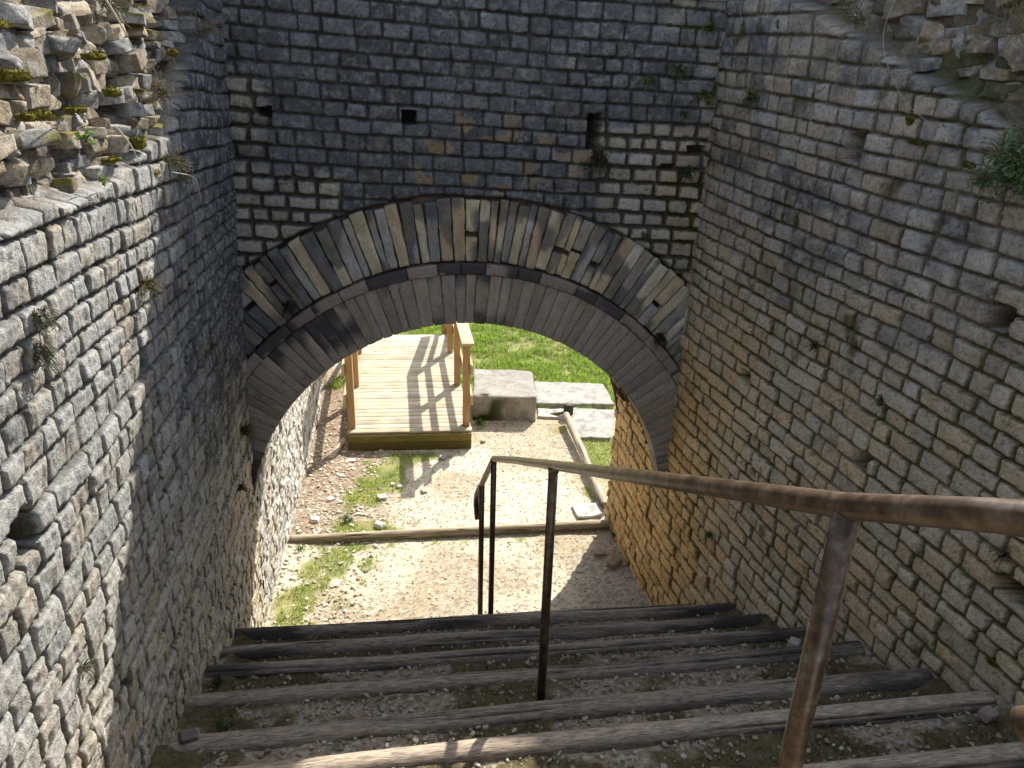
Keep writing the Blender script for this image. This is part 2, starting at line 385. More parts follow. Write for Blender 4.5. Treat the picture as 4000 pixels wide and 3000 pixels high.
# ------------------------------------------------------------------ side walls
def side_wall(name, fx, y0, y1, z0, z1, cell, seed, side, colfn, parent, ztop=None, recess=None, **kw):
    cut = kw.pop('cut', True)
    nu = int((y1-y0)/cell)+1; nv = int((z1-z0)/cell)+1
    Y = np.linspace(y0, y1, nu)[:, None]*np.ones((1, nv)); Z = np.linspace(z0, z1, nv)[None, :]*np.ones((nu, 1))
    kt = kw.pop('ctilt', 0.); Vc = Z-kt*(Y-4.2)
    kw['holes'] = [(a, b-kt*(a-4.2), c, d, e) for a, b, c, d, e in kw.get('holes', ())]
    h, r, joint, sid = masonry(Y, Vc, seed, **kw)
    if recess is not None: h = h-recess(Y, Z)
    C = colfn(Y, Z, r, joint, seed)
    X = fx(Y, Z)+side*h
    V = np.stack([X, Y, Z], -1).reshape(-1, 3)
    t = (X-A0[0])*TD[0]+(Y-A0[1])*TD[1]; d = (X-A0[0])*ND[0]+(Y-A0[1])*ND[1]
    inside = (d > .06) & (d < THICK) & (np.hypot(t-ACX, Z-ACZ) > R1a+.06) & (Z > ACZ)
    keep = ~(inside[:-1, :-1] & inside[1:, 1:]) if cut else None
    return mesh_np(name, V, grid_quads(nu, nv, keep, flip=(side < 0)), None, C.reshape(-1, 3), M_WALL, parent)
def prism(name, poly, z0, z1, col, mat, parent=None, top_n=0):
    n = len(poly); V = [(x, y, z0) for x, y in poly]+[(x, y, z1) for x, y in poly]
    bm_ = bpy.data.meshes.new(name)
    F = [tuple(range(n, 2*n))]+[(i, (i+1) % n, n+(i+1) % n, n+i) for i in range(n)]
    bm_.from_pydata(V, [], F); bm_.materials.append(mat)
    at = bm_.color_attributes.new('col', 'FLOAT_COLOR', 'POINT')
    for d in at.data: d.color = (*col, 1)
    bm_.validate(); return link(bpy.data.objects.new(name, bm_), parent)

# left wall ---------------------------------------------------------
LW = empty('stone_wall', (-1.4, 2.2, 0))
tag(LW, 'tall coursed limestone wall on the left, its near half in sunlight with broken rubble on top', 'wall')
def rub_left(Y, Z):                                                 # where the facing has fallen away
    edge = np.interp(Y, [-1, 1.2, 2.2, 2.9, 3.35, 3.6], [3.09, 3.09, 3.10, 3.20, 3.44, 5.0])
    return ss(-.010, .012, Z-edge-.035*fbm(Y*5, Z*5, 77, 3))
def col_left(Y, Z, r, joint, seed):
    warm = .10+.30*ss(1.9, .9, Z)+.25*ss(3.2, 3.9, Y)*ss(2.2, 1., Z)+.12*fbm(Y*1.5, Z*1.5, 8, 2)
    dark = .46*ss(2.1, 3.1, Y+.25*fbm(Y*2, Z*2, 12, 3))*ss(1.3, 2.1, Z)+.10*ss(.9, 1.5, Z)*ss(2.9, 3.6, Y)+.10*fbm(Y*1.4, Z*1.4, 9, 3)+.16+.05*ss(1.8, 3, Z)  # dark crust, deepened over the shaded band so its shade is partly painted
    mm = np.clip(joint*1.1-.35, 0, 1)*ss(.55, .75, vn(Y*5, Z*5, 61))
    mm = np.maximum(mm, ss(.30, .55, fbm(Y*6, Z*3, 62, 4)-.28+.40*ss(3.45, 3.95, Y)*ss(2.0, 1.3, Z)*ss(.4, 1., Z)))
    rub = rub_left(Y, Z)
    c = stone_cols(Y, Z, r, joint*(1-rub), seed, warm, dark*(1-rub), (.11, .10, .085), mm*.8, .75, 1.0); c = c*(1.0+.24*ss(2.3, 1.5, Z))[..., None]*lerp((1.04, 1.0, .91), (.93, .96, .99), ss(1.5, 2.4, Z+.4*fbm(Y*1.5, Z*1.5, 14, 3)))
    soil = lerp((.07, .052, .032), (.18, .145, .105), vn(Y*26, Z*26, 64)); return lerp(c, soil, rub*.8)
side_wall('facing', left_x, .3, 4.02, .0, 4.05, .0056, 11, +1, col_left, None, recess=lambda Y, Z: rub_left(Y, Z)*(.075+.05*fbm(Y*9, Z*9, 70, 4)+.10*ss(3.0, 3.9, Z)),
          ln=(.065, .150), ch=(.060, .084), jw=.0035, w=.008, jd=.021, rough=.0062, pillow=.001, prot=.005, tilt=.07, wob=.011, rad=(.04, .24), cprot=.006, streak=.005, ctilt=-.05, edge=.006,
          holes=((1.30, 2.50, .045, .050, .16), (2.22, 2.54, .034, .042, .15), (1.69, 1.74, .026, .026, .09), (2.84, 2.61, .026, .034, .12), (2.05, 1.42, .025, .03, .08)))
adopt(bpy.context.scene.objects['facing'], LW)
# arch wall ---------------------------------------------------------
def arch_top(t): return np.interp(t, [-.3, 0, .5, 1.2, 1.9, 2.15, 2.3, 3.2], [4.15, 4.2, 4.5, 4.55, 4.5, 4.2, 3.76, 3.76])
AW = empty('arched_wall', (-.3, 4.2, 0))
tag(AW, 'dark stone wall closing the stairway, pierced by a round arch with a double ring of voussoirs', 'wall')
def aw_pt(t, z, d):                                                  # t along, d away from the camera
    return np.stack([A0[0]+TD[0]*t+ND[0]*d, A0[1]+TD[1]*t+ND[1]*d, z+0*t], -1)
def build_arch_front():
    cell = .0062; t0, t1, z0, z1 = -.12, 2.86, .60, 4.56
    nu = int((t1-t0)/cell)+1; nv = int((z1-z0)/cell)+1
    U = np.linspace(t0, t1, nu)[:, None]*np.ones((1, nv)); Z = np.linspace(z0, z1, nv)[None, :]*np.ones((nu, 1))
    Vs = Z+.045*(U-1.3)                                              # the courses dip a little to the right
    rr = np.hypot(U-ACX, Z-ACZ)
    h1, r1, j1, s1 = masonry(U, Vs, 31, ch=(.072, .090), ln=(.085, .165), jw=.004, w=.010, jd=.019, rough=.0055, pillow=.003, prot=.007, tilt=.09, wob=.012, rad=(.08, .35), vj=.5, edge=.005,
                             holes=((1.05, 3.145, .034, .034, .22),))
    h2, r2, j2, s2 = masonry(U, Vs, 31, ch=(.072, .090), ln=(.085, .165), jw=.009, w=.014, jd=.034, rough=.007, pillow=.004, prot=.009, tilt=.10, wob=.008, rad=(.15, .5), edge=.006)
    old = np.maximum(ss(1.98, 2.06, U+.03*fbm(U*6, Z*6, 33, 2))*ss(3.18, 3.10, Z), ss(.42, .30, U+.06*fbm(U*5, Z*5, 34, 2))*ss(3.5, 3.3, Z))
    old = np.maximum(old, ss(2.95, 2.85, Z+.05*fbm(U*4, Z*4, 35, 2))*ss(.75, .6, U))
    h = h1*(1-old)+h2*old; j = j1*(1-old)+j2*old; r = [a*(1-old)+b*old for a, b in zip(r1, r2)]
    for (hu, hz, a, b, dep) in ((2.02, 3.11, .035, .085, .22), (.335, 3.17, .030, .022, .10), (.12, 3.24, .05, .028, .10), (2.6, 3.02, .05, .02, .09), (2.45, 2.93, .04, .015, .07)):
        d = np.maximum(np.abs(U-hu)/a, np.abs(Z-hz)/b)+.25*fbm(U*22, Z*22, 36, 2); h = h-dep*ss(1.1, .9, d); j = np.maximum(j, 1.1*ss(1.12, .95, d))  # these recesses are coloured dark too, dirt and unlit depth together
    ring = ss(R2b+.02, R2b-.01, rr+.012*fbm(U*9, Z*9, 37, 2))
    h = h*(1-ring)+ring*(-.055+.012*fbm(U*30, Z*30, 38, 3))
    cen = np.exp(-((U-1.25)/.85)**2-((Z-3.0)/.38)**2)
    dark = .72+.25*cen-.52*old+.24*fbm(U*2, Z*2, 39, 3)-.25*ss(2.1, 2.6, U)*ss(3.0, 3.6, Z)+.05
    warm = .10+.22*old+.25*ss(2.1, 2.5, U)
    moss = ss(.18, .5, fbm(U*5, Z*5, 40, 4)+.35*ss(2.25, 2.7, U)-.12+.25*ss(.2, .0, U)-.25*ss(2.2, 1.9, U)*ss(.2, .4, U))*np.clip(j*1.2+.55*ss(2.45, 2.7, U)*ss(2.6, 3.2, Z)-.15, 0, 1)
    C = stone_cols(U, Vs, r, j, 31, warm, dark, (.045, .040, .032), np.clip(moss, 0, .9), .35)
    # small ochre breaks in the black crust
    och = ss(.56, .66, vn(U*9, Vs*16, 41)*.7+vn(U*30, Vs*30, 42)*.3+.10*ss(3.25, 2.85, Z))*ss(.8, 1.1, U)*ss(3.3, 3.1, Z)*(1-old)*(1-j)*(r[6] > .45)
    C = lerp(C, pal(r[5], [(.24, .20, .14), (.30, .21, .11), (.33, .31, .27)]), och*.75)
    mort = lerp((.055, .040, .033), (.20, .145, .115), vn(U*8, Z*8, 43)); gap = ss(1.15, .7, U)*ss(1.2, .6, np.abs(U-ACX)*0+.6)
    mort = mort+0*U[..., None]; mort = lerp(mort, (.030, .030, .014), ss(.35, .7, ss(.75, .35, U)+ss(2.15, 2.5, U)+.3*fbm(U*12, Z*12, 44, 3)))
    C = lerp(C, mort, ring)
    zt = arch_top(U[:, 0])[:, None]; h = h-0*Z
    kf = ((rr > R1b-.10) & (Z < zt))
    # keep quads whose centre is outside the opening
    kc = kf[:-1, :-1] & kf[1:, 1:] & kf[:-1, 1:] & kf[1:, :-1]
    P = aw_pt(U, Z, -h)
    o = mesh_np('facing', P.reshape(-1, 3), grid_quads(nu, nv, kc, flip=False), None, C.reshape(-1, 3), M_WALL)
    return adopt(o, AW)
build_arch_front()
def ring_stones(name, ra, rb, a0, a1, wid, seed, depth, colf, proud=(0, .01), gapw=.004, rad=.006, n=(4, 6, 4), skipf=None, rough=.0025, sparse=None, jit=0.):
    rs = np.random.RandomState(seed); bag = Bag(); a = a0; rm = (ra+rb)/2; k = 0
    while a < a1:
        wd = rs.uniform(*wid)/rm; am = a+wd/2; k += 1
        t = ACX-rm*math.cos(am)
        g = gapw*(1+(sparse(am)*rs.rand() if sparse else 0))
        hw = max(wd/2*rm-g/2, .012)
        pieces = [(ra, rb)]
        if skipf and rs.rand() < skipf(am):
            c = ra+(rb-ra)*rs.uniform(.3, .65); pieces = [(ra, c-.006), (c+.006, rb)]
        for (pa, pb) in pieces:
            pb2 = pb-rs.rand()*jit; pa2 = pa+rs.rand()*jit*.35
            P, Q = rbox((hw, depth/2, (pb2-pa2)/2), rad, n)
            P = P+(rough*np.stack([fbm3(P*38+k, seed, 2), fbm3(P*38+k+9, seed+1, 3)*1.3, fbm3(P*30+k+5, seed+2, 2)], 1))
            yo = -rs.uniform(*proud); tw = rs.uniform(-.03, .03)
            r_loc = (pa2+pb2)/2+P[:, 2]; th = am+(P[:, 0]*(r_loc/rm)+tw*P[:, 2]*(.4 if not sparse else 1))/r_loc
            tt = ACX-r_loc*np.cos(th); zz = ACZ+r_loc*np.sin(th)
            W_ = aw_pt(tt, zz, depth/2+yo+P[:, 1])
            bag.add(W_, Q, colf(P, am, r_loc, rs, k))
        a += wd
    o = bag.build(name, M_VOUS); return adopt(o, AW)
def col_r1(P, am, rl, rs, k):
    base = pal(rs.rand(), [(.28, .225, .17), (.38, .305, .23), (.32, .29, .245), (.44, .355, .27)])
    c = np.ones((len(P), 1))*base
    lf = 1 if am < 1.45 else 0
    blk = .20+.50*math.exp(-((am-.12)/.33)**2)+.28*math.exp(-((am-.95)/.16)**2)+.30*math.exp(-((am-1.72)/.07)**2)*(1)+(.22 if rs.rand() < .18 else 0)-.25*ss(1.9, 2.3, am)
    pt = fbm3(np.stack([np.cos(am)*6+P[:, 0]*4, P[:, 2]*6, am*3+P[:, 0]*0], 1), 4, 3)
    m = ss(.40, .62, blk+.45*pt)
    c = lerp(c, (.038, .040, .046), m*.9)
    c = c*(1+.25*fbm3(P*np.array([50, 50, 16])+k, 34, 3))[:, None]
    e = ss(.60, .75, vn3(P*22+k, 6)); return lerp(c, (.36, .35, .34), e*.14)
ring_stones('inner_ring', R1a, R1b, .04, math.pi-.20, (.044, .078), 5, .15, col_r1, (0, .008), .0020, .005, (4, 4, 10), rough=.0032)
def col_st(P, am, rl, rs, k):
    c = np.ones((len(P), 1))*pal(rs.rand(), [(.25, .20, .165), (.32, .255, .21), (.37, .30, .25)])
    m = ss(.52, .66, vn3(np.stack([P[:, 0]*7+am*9, P[:, 2]*12, P[:, 0]*0+k], 1), 8)+.18*math.exp(-((am-1.75)/.2)**2))
    c = lerp(c, (.04, .04, .046), m*.85)
    return lerp(c, (.42, .41, .40), ss(.66, .75, vn3(P*25+k, 16))*ss(-.01, -.03, P[:, 2])*.8)
ring_stones('string_course', R1b+.002, R2a-.002, .0, math.pi-.05, (.12, .24), 6, .34, col_st, (.014, .022), .003, .008, (10, 3, 3), rough=.003)
def col_r2(P, am, rl, rs, k):
    q = rs.rand(); wr = .42+.25*ss(.9, 1.6, am)
    if q < wr: b = pal(rs.rand(), [(.52, .40, .25), (.55, .47, .33), (.58, .52, .40), (.47, .35, .21)])
    elif q < wr+.33: b = pal(rs.rand(), [(.28, .27, .25), (.36, .34, .31), (.44, .42, .385)])
    else: b = pal(rs.rand(), [(.15, .148, .145), (.21, .205, .19)])
    c = np.ones((len(P), 1))*b
    m = ss(.56, .68, vn3(np.stack([P[:, 0]*9+am*11, P[:, 2]*7, P[:, 0]*0+k*.7], 1), 9)+.10*ss(.08, .17, P[:, 2])+(.08 if am < 1.2 else 0))
    c = lerp(c, (.085, .085, .088), m*.8); c = c*(1+.35*fbm3(P*np.array([60, 60, 14])+k, 33, 3))[:, None]; c = lerp(c, np.array([.30, .22, .12]), ss(.5, .7, vn3(P*11+k*3, 44))*.35)
    return lerp(c, (.44, .43, .40), ss(.60, .72, vn3(P*30+k, 12))*.16)
spf = lambda a: 9*ss(.62, .25, a)+4*ss(math.pi-.45, math.pi-.25, a)
ring_stones('outer_ring', R2a+.004, R2b, .05, math.pi-.05, (.040, .078), 7, .30, col_r2, (-.010, .010), .006, .007, (5, 4, 14), skipf=lambda a: .22, sparse=spf, jit=.028, rough=.0060)
def backing():
    th = np.linspace(.0, math.pi-.12, 160); V = []; 
    for a in th:
        for (rr, d) in ((R2a, .010), (R1a+.010, .010), (R1a+.010, .14)):
            V.append(aw_pt(np.array(ACX-rr*math.cos(a)), np.array(ACZ+rr*math.sin(a)), np.array(d)))
    V = np.array(V); Q = [(3*i+k, 3*i+3+k, 3*i+4+k, 3*i+1+k) for i in range(len(th)-1) for k in (0, 1)]
    adopt(mesh_np('mortar_bed', V, np.array(Q), None, np.ones((len(V), 1))*np.array([.13, .105, .08]), M_VOUS), AW)
backing()
# rough barrel vault behind the rings, the back of the wall, its top
def build_vault():
    d = np.linspace(.12, THICK, 130); th = np.linspace(.14, math.pi-.30, 400)
    D, TH = np.meshgrid(d, th, indexing='ij')
    s = TH*1.3
    h, r, j, sid = masonry(s, D, 51, ch=(.07, .11), ln=(.08, .16), jw=.012, w=.02, jd=.05, rough=.04, pillow=.01, prot=.03, tilt=.3, wob=.05, edge=.012)
    rad = R1a+.020+.03*ss(.10, .25, D)+.02*fbm(s*3, D*3, 52, 3)+.03*fbm(s*9, D*11, 54, 3)-h*.9
    t = ACX-rad*np.cos(TH); z = ACZ+rad*np.sin(TH)
    C = stone_cols(s, D, r, j, 51, .9+0*s, .08+0*s, (.10, .060, .028), None, .2); C = C*np.array([.85, .62, .40]); C = C*(.35+1.3*ss(.3, .7, vn(s*16, D*13, 55)))[..., None]
    C = lerp(C, (.05, .045, .04), ss(.25, .5, fbm(s*2.5, D*4, 53, 3)+.1)*.6)
    P = aw_pt(t, z, D); adopt(mesh_np('vault', P.reshape(-1, 3), grid_quads(len(d), len(th), flip=True), None, C.reshape(-1, 3), M_WALL), AW)
    # back face with the arch cut out
    n = 60; t0, t1 = -1.6, 5.0; V = []; Q = []
    ths = np.linspace(0, math.pi, n); ra = R1a+.02
    base = []
    for a in ths: base.append((ACX-ra*math.cos(a), ACZ+ra*math.sin(a)))
    base = [(base[0][0], -.3)]+base+[(base[-1][0], -.3)]
    for (t, z) in base: V.append((t, z)); V.append((t, float(arch_top(t))))
    m = len(base)
    for i in range(m-1):
        if abs(base[i][0]-base[i+1][0]) > 1e-6: Q.append((2*i, 2*i+1, 2*i+3, 2*i+2))
    k = len(V); lx, rx = base[0][0], base[-1][0]
    V += [(t0, -.3), (t0, 4.15), (lx, -.3), (lx, float(arch_top(lx))), (rx, -.3), (rx, float(arch_top(rx))), (t1, -.3), (t1, 3.76)]
    Q += [(k, k+1, k+3, k+2), (k+4, k+5, k+7, k+6)]
    V = np.array(V); P = aw_pt(V[:, 0], V[:, 1], THICK); C = np.ones((len(P), 1))*np.array([.26, .235, .20])
    b_ = adopt(mesh_np('back_face', P, np.array(Q), None, C, M_WALL, smooth=False), AW)
    # ruined, uneven top
    tt = np.linspace(-.3, 3.2, 180); dd = np.linspace(-.015, THICK, 60); TT, DD = np.meshgrid(tt, dd, indexing='ij')
    ZZ = arch_top(TT)-.012+.05*fbm(TT*6, DD*6, 55, 4)*ss(.0, .1, DD)*ss(THICK, THICK-.1, DD)
    C = lerp((.12, .10, .07), (.26, .23, .18), vn(TT*9, DD*9, 56)); C = lerp(C, (.06, .07, .02), ss(.5, .7, vn(TT*4, DD*4, 57)))
    adopt(mesh_np('wall_top', aw_pt(TT, ZZ, DD).reshape(-1, 3), grid_quads(180, 60, flip=True), None, C.reshape(-1, 3), M_EARTH), AW)
build_vault()

# right wall ---------------------------------------------------------
RW = empty('stone_wall', (1.4, 2.8, 0))
tag(RW, 'tall coursed limestone wall on the right, wholly in shade, running down through the arch', 'wall')
def rub_right(Y, Z):
    edge = np.interp(Y, [-1, 2.2, 2.6, 3.2, 3.8, 4.2, 4.6], [3.10, 3.12, 3.26, 3.50, 3.72, 3.80, 5])
    return ss(-.008, .010, Z-edge-.04*fbm(Y*4, Z*4, 87, 3))
def col_right(Y, Z, r, joint, seed):
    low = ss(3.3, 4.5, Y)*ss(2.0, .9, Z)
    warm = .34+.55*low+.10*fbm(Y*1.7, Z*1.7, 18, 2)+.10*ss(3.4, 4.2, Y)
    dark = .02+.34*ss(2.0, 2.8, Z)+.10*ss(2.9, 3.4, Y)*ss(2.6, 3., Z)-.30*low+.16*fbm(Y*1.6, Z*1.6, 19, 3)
    mm = np.clip(joint*1.2-.35, 0, 1)*ss(.45, .62, vn(Y*3, Z*3, 91)+.2*ss(2.8, 2.3, Z)-.1)
    mm = np.maximum(mm, ss(.30, .5, fbm(Y*6, Z*5, 92, 4)+.30*ss(4.0, 4.35, Y)*ss(2.0, 2.6, Z)-.18))
    rub = rub_right(Y, Z)
    c = stone_cols(Y, Z, r, joint*(1-rub), seed, warm, dark, (.085, .070, .046), mm*.8, .45)
    soil = lerp((.06, .050, .030), (.15, .12, .08), vn(Y*26, Z*26, 93)); soil = lerp(soil, (.06, .065, .016), ss(.5, .65, vn(Y*7, Z*7, 94)))
    och_ = np.clip(ss(3.5, 4.3, Y)*ss(2.2, 1.2, Z)+.4*fbm(Y*3, Z*3, 96, 3)*ss(3.3, 4., Y), 0, 1)
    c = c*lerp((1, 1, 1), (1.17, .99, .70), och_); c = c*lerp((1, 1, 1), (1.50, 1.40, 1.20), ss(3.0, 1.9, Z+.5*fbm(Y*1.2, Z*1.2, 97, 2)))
    return lerp(c, soil, rub*.85)
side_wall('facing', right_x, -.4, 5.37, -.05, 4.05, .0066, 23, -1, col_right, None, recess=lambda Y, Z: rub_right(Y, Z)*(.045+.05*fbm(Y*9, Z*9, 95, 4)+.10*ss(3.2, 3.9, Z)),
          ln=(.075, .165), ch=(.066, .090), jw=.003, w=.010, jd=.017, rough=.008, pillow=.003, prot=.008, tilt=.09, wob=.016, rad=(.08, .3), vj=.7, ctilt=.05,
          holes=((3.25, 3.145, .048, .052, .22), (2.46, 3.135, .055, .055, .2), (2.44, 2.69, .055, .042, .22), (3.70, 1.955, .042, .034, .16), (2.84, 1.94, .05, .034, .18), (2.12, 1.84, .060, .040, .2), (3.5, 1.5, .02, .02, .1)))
adopt([o for o in COL.objects if o.name.startswith('facing') and o.parent is None][0], RW)
# retaining wall beyond the arch --------------------------------------
def col_ret(Y, Z, r, joint, seed):
    return stone_cols(Y, Z, r, joint, seed, .22+0*Y, .02+.1*fbm(Y*2, Z*2, 29, 3), (.17, .15, .12), None, .7, 1.35)
RT = empty('retaining_wall', (-2., 6.5, 0))
tag(RT, 'low pale rubble wall in full sun beyond the arch, left of the wooden deck', 'wall')
o = side_wall('facing', left_x, 4.02, 8.6, -.05, 1.75, .0095, 41, +1, col_ret, None, ln=(.06, .16), ch=(.05, .10), jw=.004, w=.010, jd=.016, rough=.013, pillow=.003, prot=.007, tilt=.10, wob=.03, rad=(.1, .5), streak=.003)
adopt(o, RT)
ys = np.linspace(4.02, 8.6, 60); dx = np.linspace(-.02, .45, 10); YY, DX = np.meshgrid(ys, dx, indexing='ij')
ZZ = 1.74+.05*fbm(YY*6, DX*8, 58, 3); XX = left_x(YY, 1.74)-DX
adopt(mesh_np('wall_top', np.stack([XX, YY, ZZ], -1).reshape(-1, 3), grid_quads(60, 10, flip=False), None, np.ones((600, 1))*np.array([.30, .27, .22]), M_WALL), RT)
yy = 8.6
adopt(mesh_np('wall_end', np.array([(float(left_x(yy, 0)), yy, -.1), (float(left_x(yy, 0))-.5, yy, -.1), (float(left_x(yy, 1.7))-.5, yy, 1.76), (float(left_x(yy, 1.7)), yy, 1.76)]), np.array([(0, 1, 2, 3)]), None, np.ones((4, 1))*np.array([.3, .27, .22]), M_WALL), RT)

# rubble core showing where the facing has fallen ----------------------
def rubble(name, fx, side, yr, zr, rubf, parent, seed, warm, light=1., sc=1., dep=.088):
    rs = np.random.RandomState(seed); bag = Bag()
    for layer in (0, 1):
        z = zr[0]
        while z < zr[1]:
            hz = rs.uniform(.016, .036)*sc; y = yr[0]+rs.uniform(0, .1)
            while y < yr[1]:
                L = rs.uniform(.026, .085)*sc*(1.25 if rs.rand() < .2 else 1); zc = z+hz+rs.uniform(-.012, .012)
                if float(rubf(np.array(y+L), np.array(z+hz))) > .5 and rs.rand() < (.97, .80)[layer]:
                    H = (rs.uniform(.045, .085), L, hz*rs.uniform(.65, 1.2))
                    P, Q = rock(H, rs.randint(1e6), 7, .10, 8, .07)
                    P = P+.0045*fbm3(P*55, rs.randint(999), 3)[:, None]*P/np.linalg.norm(P, axis=1, keepdims=True)
                    M = rotm(rs.uniform(-.16, .16)*(1 if rs.rand() < .85 else 4), rs.uniform(-.22, .15), rs.uniform(-.45, .45)); P = P@M.T
                    back = dep+.10*float(ss(3.1, 3.9, z))+(.055, 0)[layer]+rs.uniform(-.032, .035)
                    x = float(fx(y, z))-side*back; P = P+np.array([x, y+L, zc])
                    b = pal(np.clip(rs.rand(), 0, 1), GREY if rs.rand() > warm else WARM)*light*rs.uniform(.75, 1.15)
                    C = np.ones((len(P), 1))*b*(1+.35*fbm3(P*22, 3, 4))[:, None]
                    C = lerp(C, (.10, .10, .10), ss(.56, .70, vn3(P*30, 18))*.5)
                    C = lerp(C, (.48, .47, .44), ss(.58, .70, vn3(P*55, 8))*.45)
                    C = lerp(C, np.array((.13, .115, .02))*1.2, ss(.62, .70, vn3(P*8, seed))*ss(.0, .4, (P[:, 2]-z-hz)/hz)*.9)
                    bag.add(P, Q, C)
                y += L*2*rs.uniform(.90, 1.15)
            z += hz*1.8
    return adopt(bag.build(name, M_WALL), parent)
rubble('rubble_core', left_x, +1, (.3, 3.7), (2.9, 3.95), rub_left, LW, 101, .62, .80, .72, .112)
rubble('rubble_core', right_x, -1, (.6, 4.3), (2.95, 3.98), rub_right, RW, 102, .65, .72, 1.10, .062)

# banks behind the walls ------------------------------------------------
def bank(poly_fn, name): pass
BG = (.085, .085, .04)
lb = [(float(left_x(y, 4))-.22, y) for y in np.linspace(-3, 4.6, 12)]
pr = prism('bank', [(-14, -6)]+[(lb[0][0], -6)]+lb+[(-2.0, 5.0), (-14, 4.0)], -.5, 3.98, BG, M_EARTH); tag(pr, kind='structure')
rb = [(float(right_x(y, 4))+.22, y) for y in np.linspace(-3, 4.6, 12)]
pr = prism('bank', rb[::-1]+[(rb[0][0], -6), (14, -6), (14, 7.2), (3.2, 5.72), (1.05, 5.38)], -.5, 3.70, BG, M_EARTH); tag(pr, kind='structure')
pr = prism('bank', [(-14, 4.3), (-2.15, 5.1), (-2.3, 5.9), (-2.5, 7.2), (-2.85, 8.55), (-14, 9.5)], -.5, 1.70, BG, M_EARTH); tag(pr, kind='structure')

# ------------------------------------------------------------------ ground
def axis(lo_, hi, step, far):
    a = np.arange(lo_, hi, step); g = []; d = step
    while sum(g) < far: d *= 1.35; g.append(d)
    c = np.cumsum(g); return np.concatenate([lo_-c[::-1], a, hi-step+c])
def gz(x, y):
    return .010*fbm(x*1.3, y*1.3, 201, 3)+.006*fbm(x*9, y*9, 202, 3)+.003*fbm(x*40, y*40, 203, 2)+.03*ss(-1.35, -1.75, x)*ss(4, 5, y)*ss(7, 6, y)+.05*ss(8, 14, y)
def grassmask(x, y):
    g = ss(7.9, 8.3, y+.25*fbm(x*2, y*2, 211, 2))*ss(-1.25, -.95, x+.0*y)            # lawn beyond
    g = np.maximum(g, ss(9.0, 9.4, y))
    g = np.maximum(g, ss(7.45, 7.7, y)*ss(1.0, 1.1, x))
    g = np.maximum(g, ss(.60, .74, x+.17*(y-6.6)*1+.08*fbm(x*4, y*4, 214, 2))*ss(5.9, 6.2, y)*ss(7.0, 6.7, y))
    def blob(cx, cy, rx, ry, s): return s*np.exp(-((x-cx)/rx)**2-((y-cy)/ry)**2)
    p = blob(-1.1, 6.0, .22, .40, 1.)+blob(-.82, 6.38, .22, .10, .9)+blob(-1.25, 5.62, .16, .2, .7)+blob(-1.15, 5.17, .30, .10, 1.)+blob(-1.42, 4.15, .14, .28, .85)+blob(-1.3, 4.7, .30, .22, .5)+blob(.72, 5.75, .09, .28, .55)+blob(.45, 7.1, .25, .2, .45)
    p += .8*ss(7.51, 7.55, y)*ss(7.62, 7.59, y)*ss(.25, .3, x)+.5*np.exp(-((y-5.05-.137*x)/.06)**2)*ss(-1.5,-1.2,x)*ss(.5,.1,x)*.6+blob(-1.2, 4.4, .35, .35, .35)+blob(.25, 4.9, .10, .12, .3)+blob(-2.0, 8.2, .15, .5, .4)+blob(-.3, 7.1, .09, .12, .5)
    p = ss(.27, .72, p*1.15+.62*fbm(x*9, y*9, 212, 4))*ss(.05, .45, p+.1)
    return np.maximum(g, p)
def ground_col(x, y):
    c = lerp((.50, .44, .31), (.60, .54, .40), vn(x*5, y*5, 221)*.5+vn(x*30, y*30, 222)*.5)
    c = lerp(c, (.36, .285, .185), ss(.45, .72, vn(x*2.2, y*2.2, 223)+.22*ss(5.0, 6.9, y)*ss(.1, .6, x))*.75)
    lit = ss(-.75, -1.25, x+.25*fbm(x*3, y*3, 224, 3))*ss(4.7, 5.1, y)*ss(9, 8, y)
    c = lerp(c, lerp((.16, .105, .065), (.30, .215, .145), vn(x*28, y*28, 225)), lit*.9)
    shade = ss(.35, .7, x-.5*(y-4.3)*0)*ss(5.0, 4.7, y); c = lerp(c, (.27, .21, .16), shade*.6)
    moss = ss(.3, .6, fbm(x*4, y*4, 226, 3)+.45*np.exp(-((x-.55)/.18)**2-((y-6.9)/.3)**2)+.2*ss(.4, .65, x)-.1)
    c = lerp(c, (.17, .14, .055), moss*.5*ss(4.5, 5.2, y))
    g = grassmask(x, y); gc = lerp((.13, .17, .03), (.30, .28, .10), vn(x*8, y*8, 227))
    c = lerp(c, gc, g*.85)
    sp = ss(.66, .74, vn(x*75, y*75, 228)); c = lerp(c, (.60, .56, .50), sp*.55*(1-g))
    sp = ss(.68, .76, vn(x*60, y*60, 229)); return lerp(c, (.14, .11, .085), sp*.6*(1-g))
ax_ = axis(-2.9, 1.6, .0135, 420); ay_ = axis(3.9, 8.7, .0135, 420)
GX, GY = np.meshgrid(ax_, ay_, indexing='ij'); GZ = gz(GX, GY)
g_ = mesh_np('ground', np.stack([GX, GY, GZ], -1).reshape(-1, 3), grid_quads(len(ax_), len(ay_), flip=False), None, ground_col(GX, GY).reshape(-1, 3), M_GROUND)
tag(g_, kind='structure')

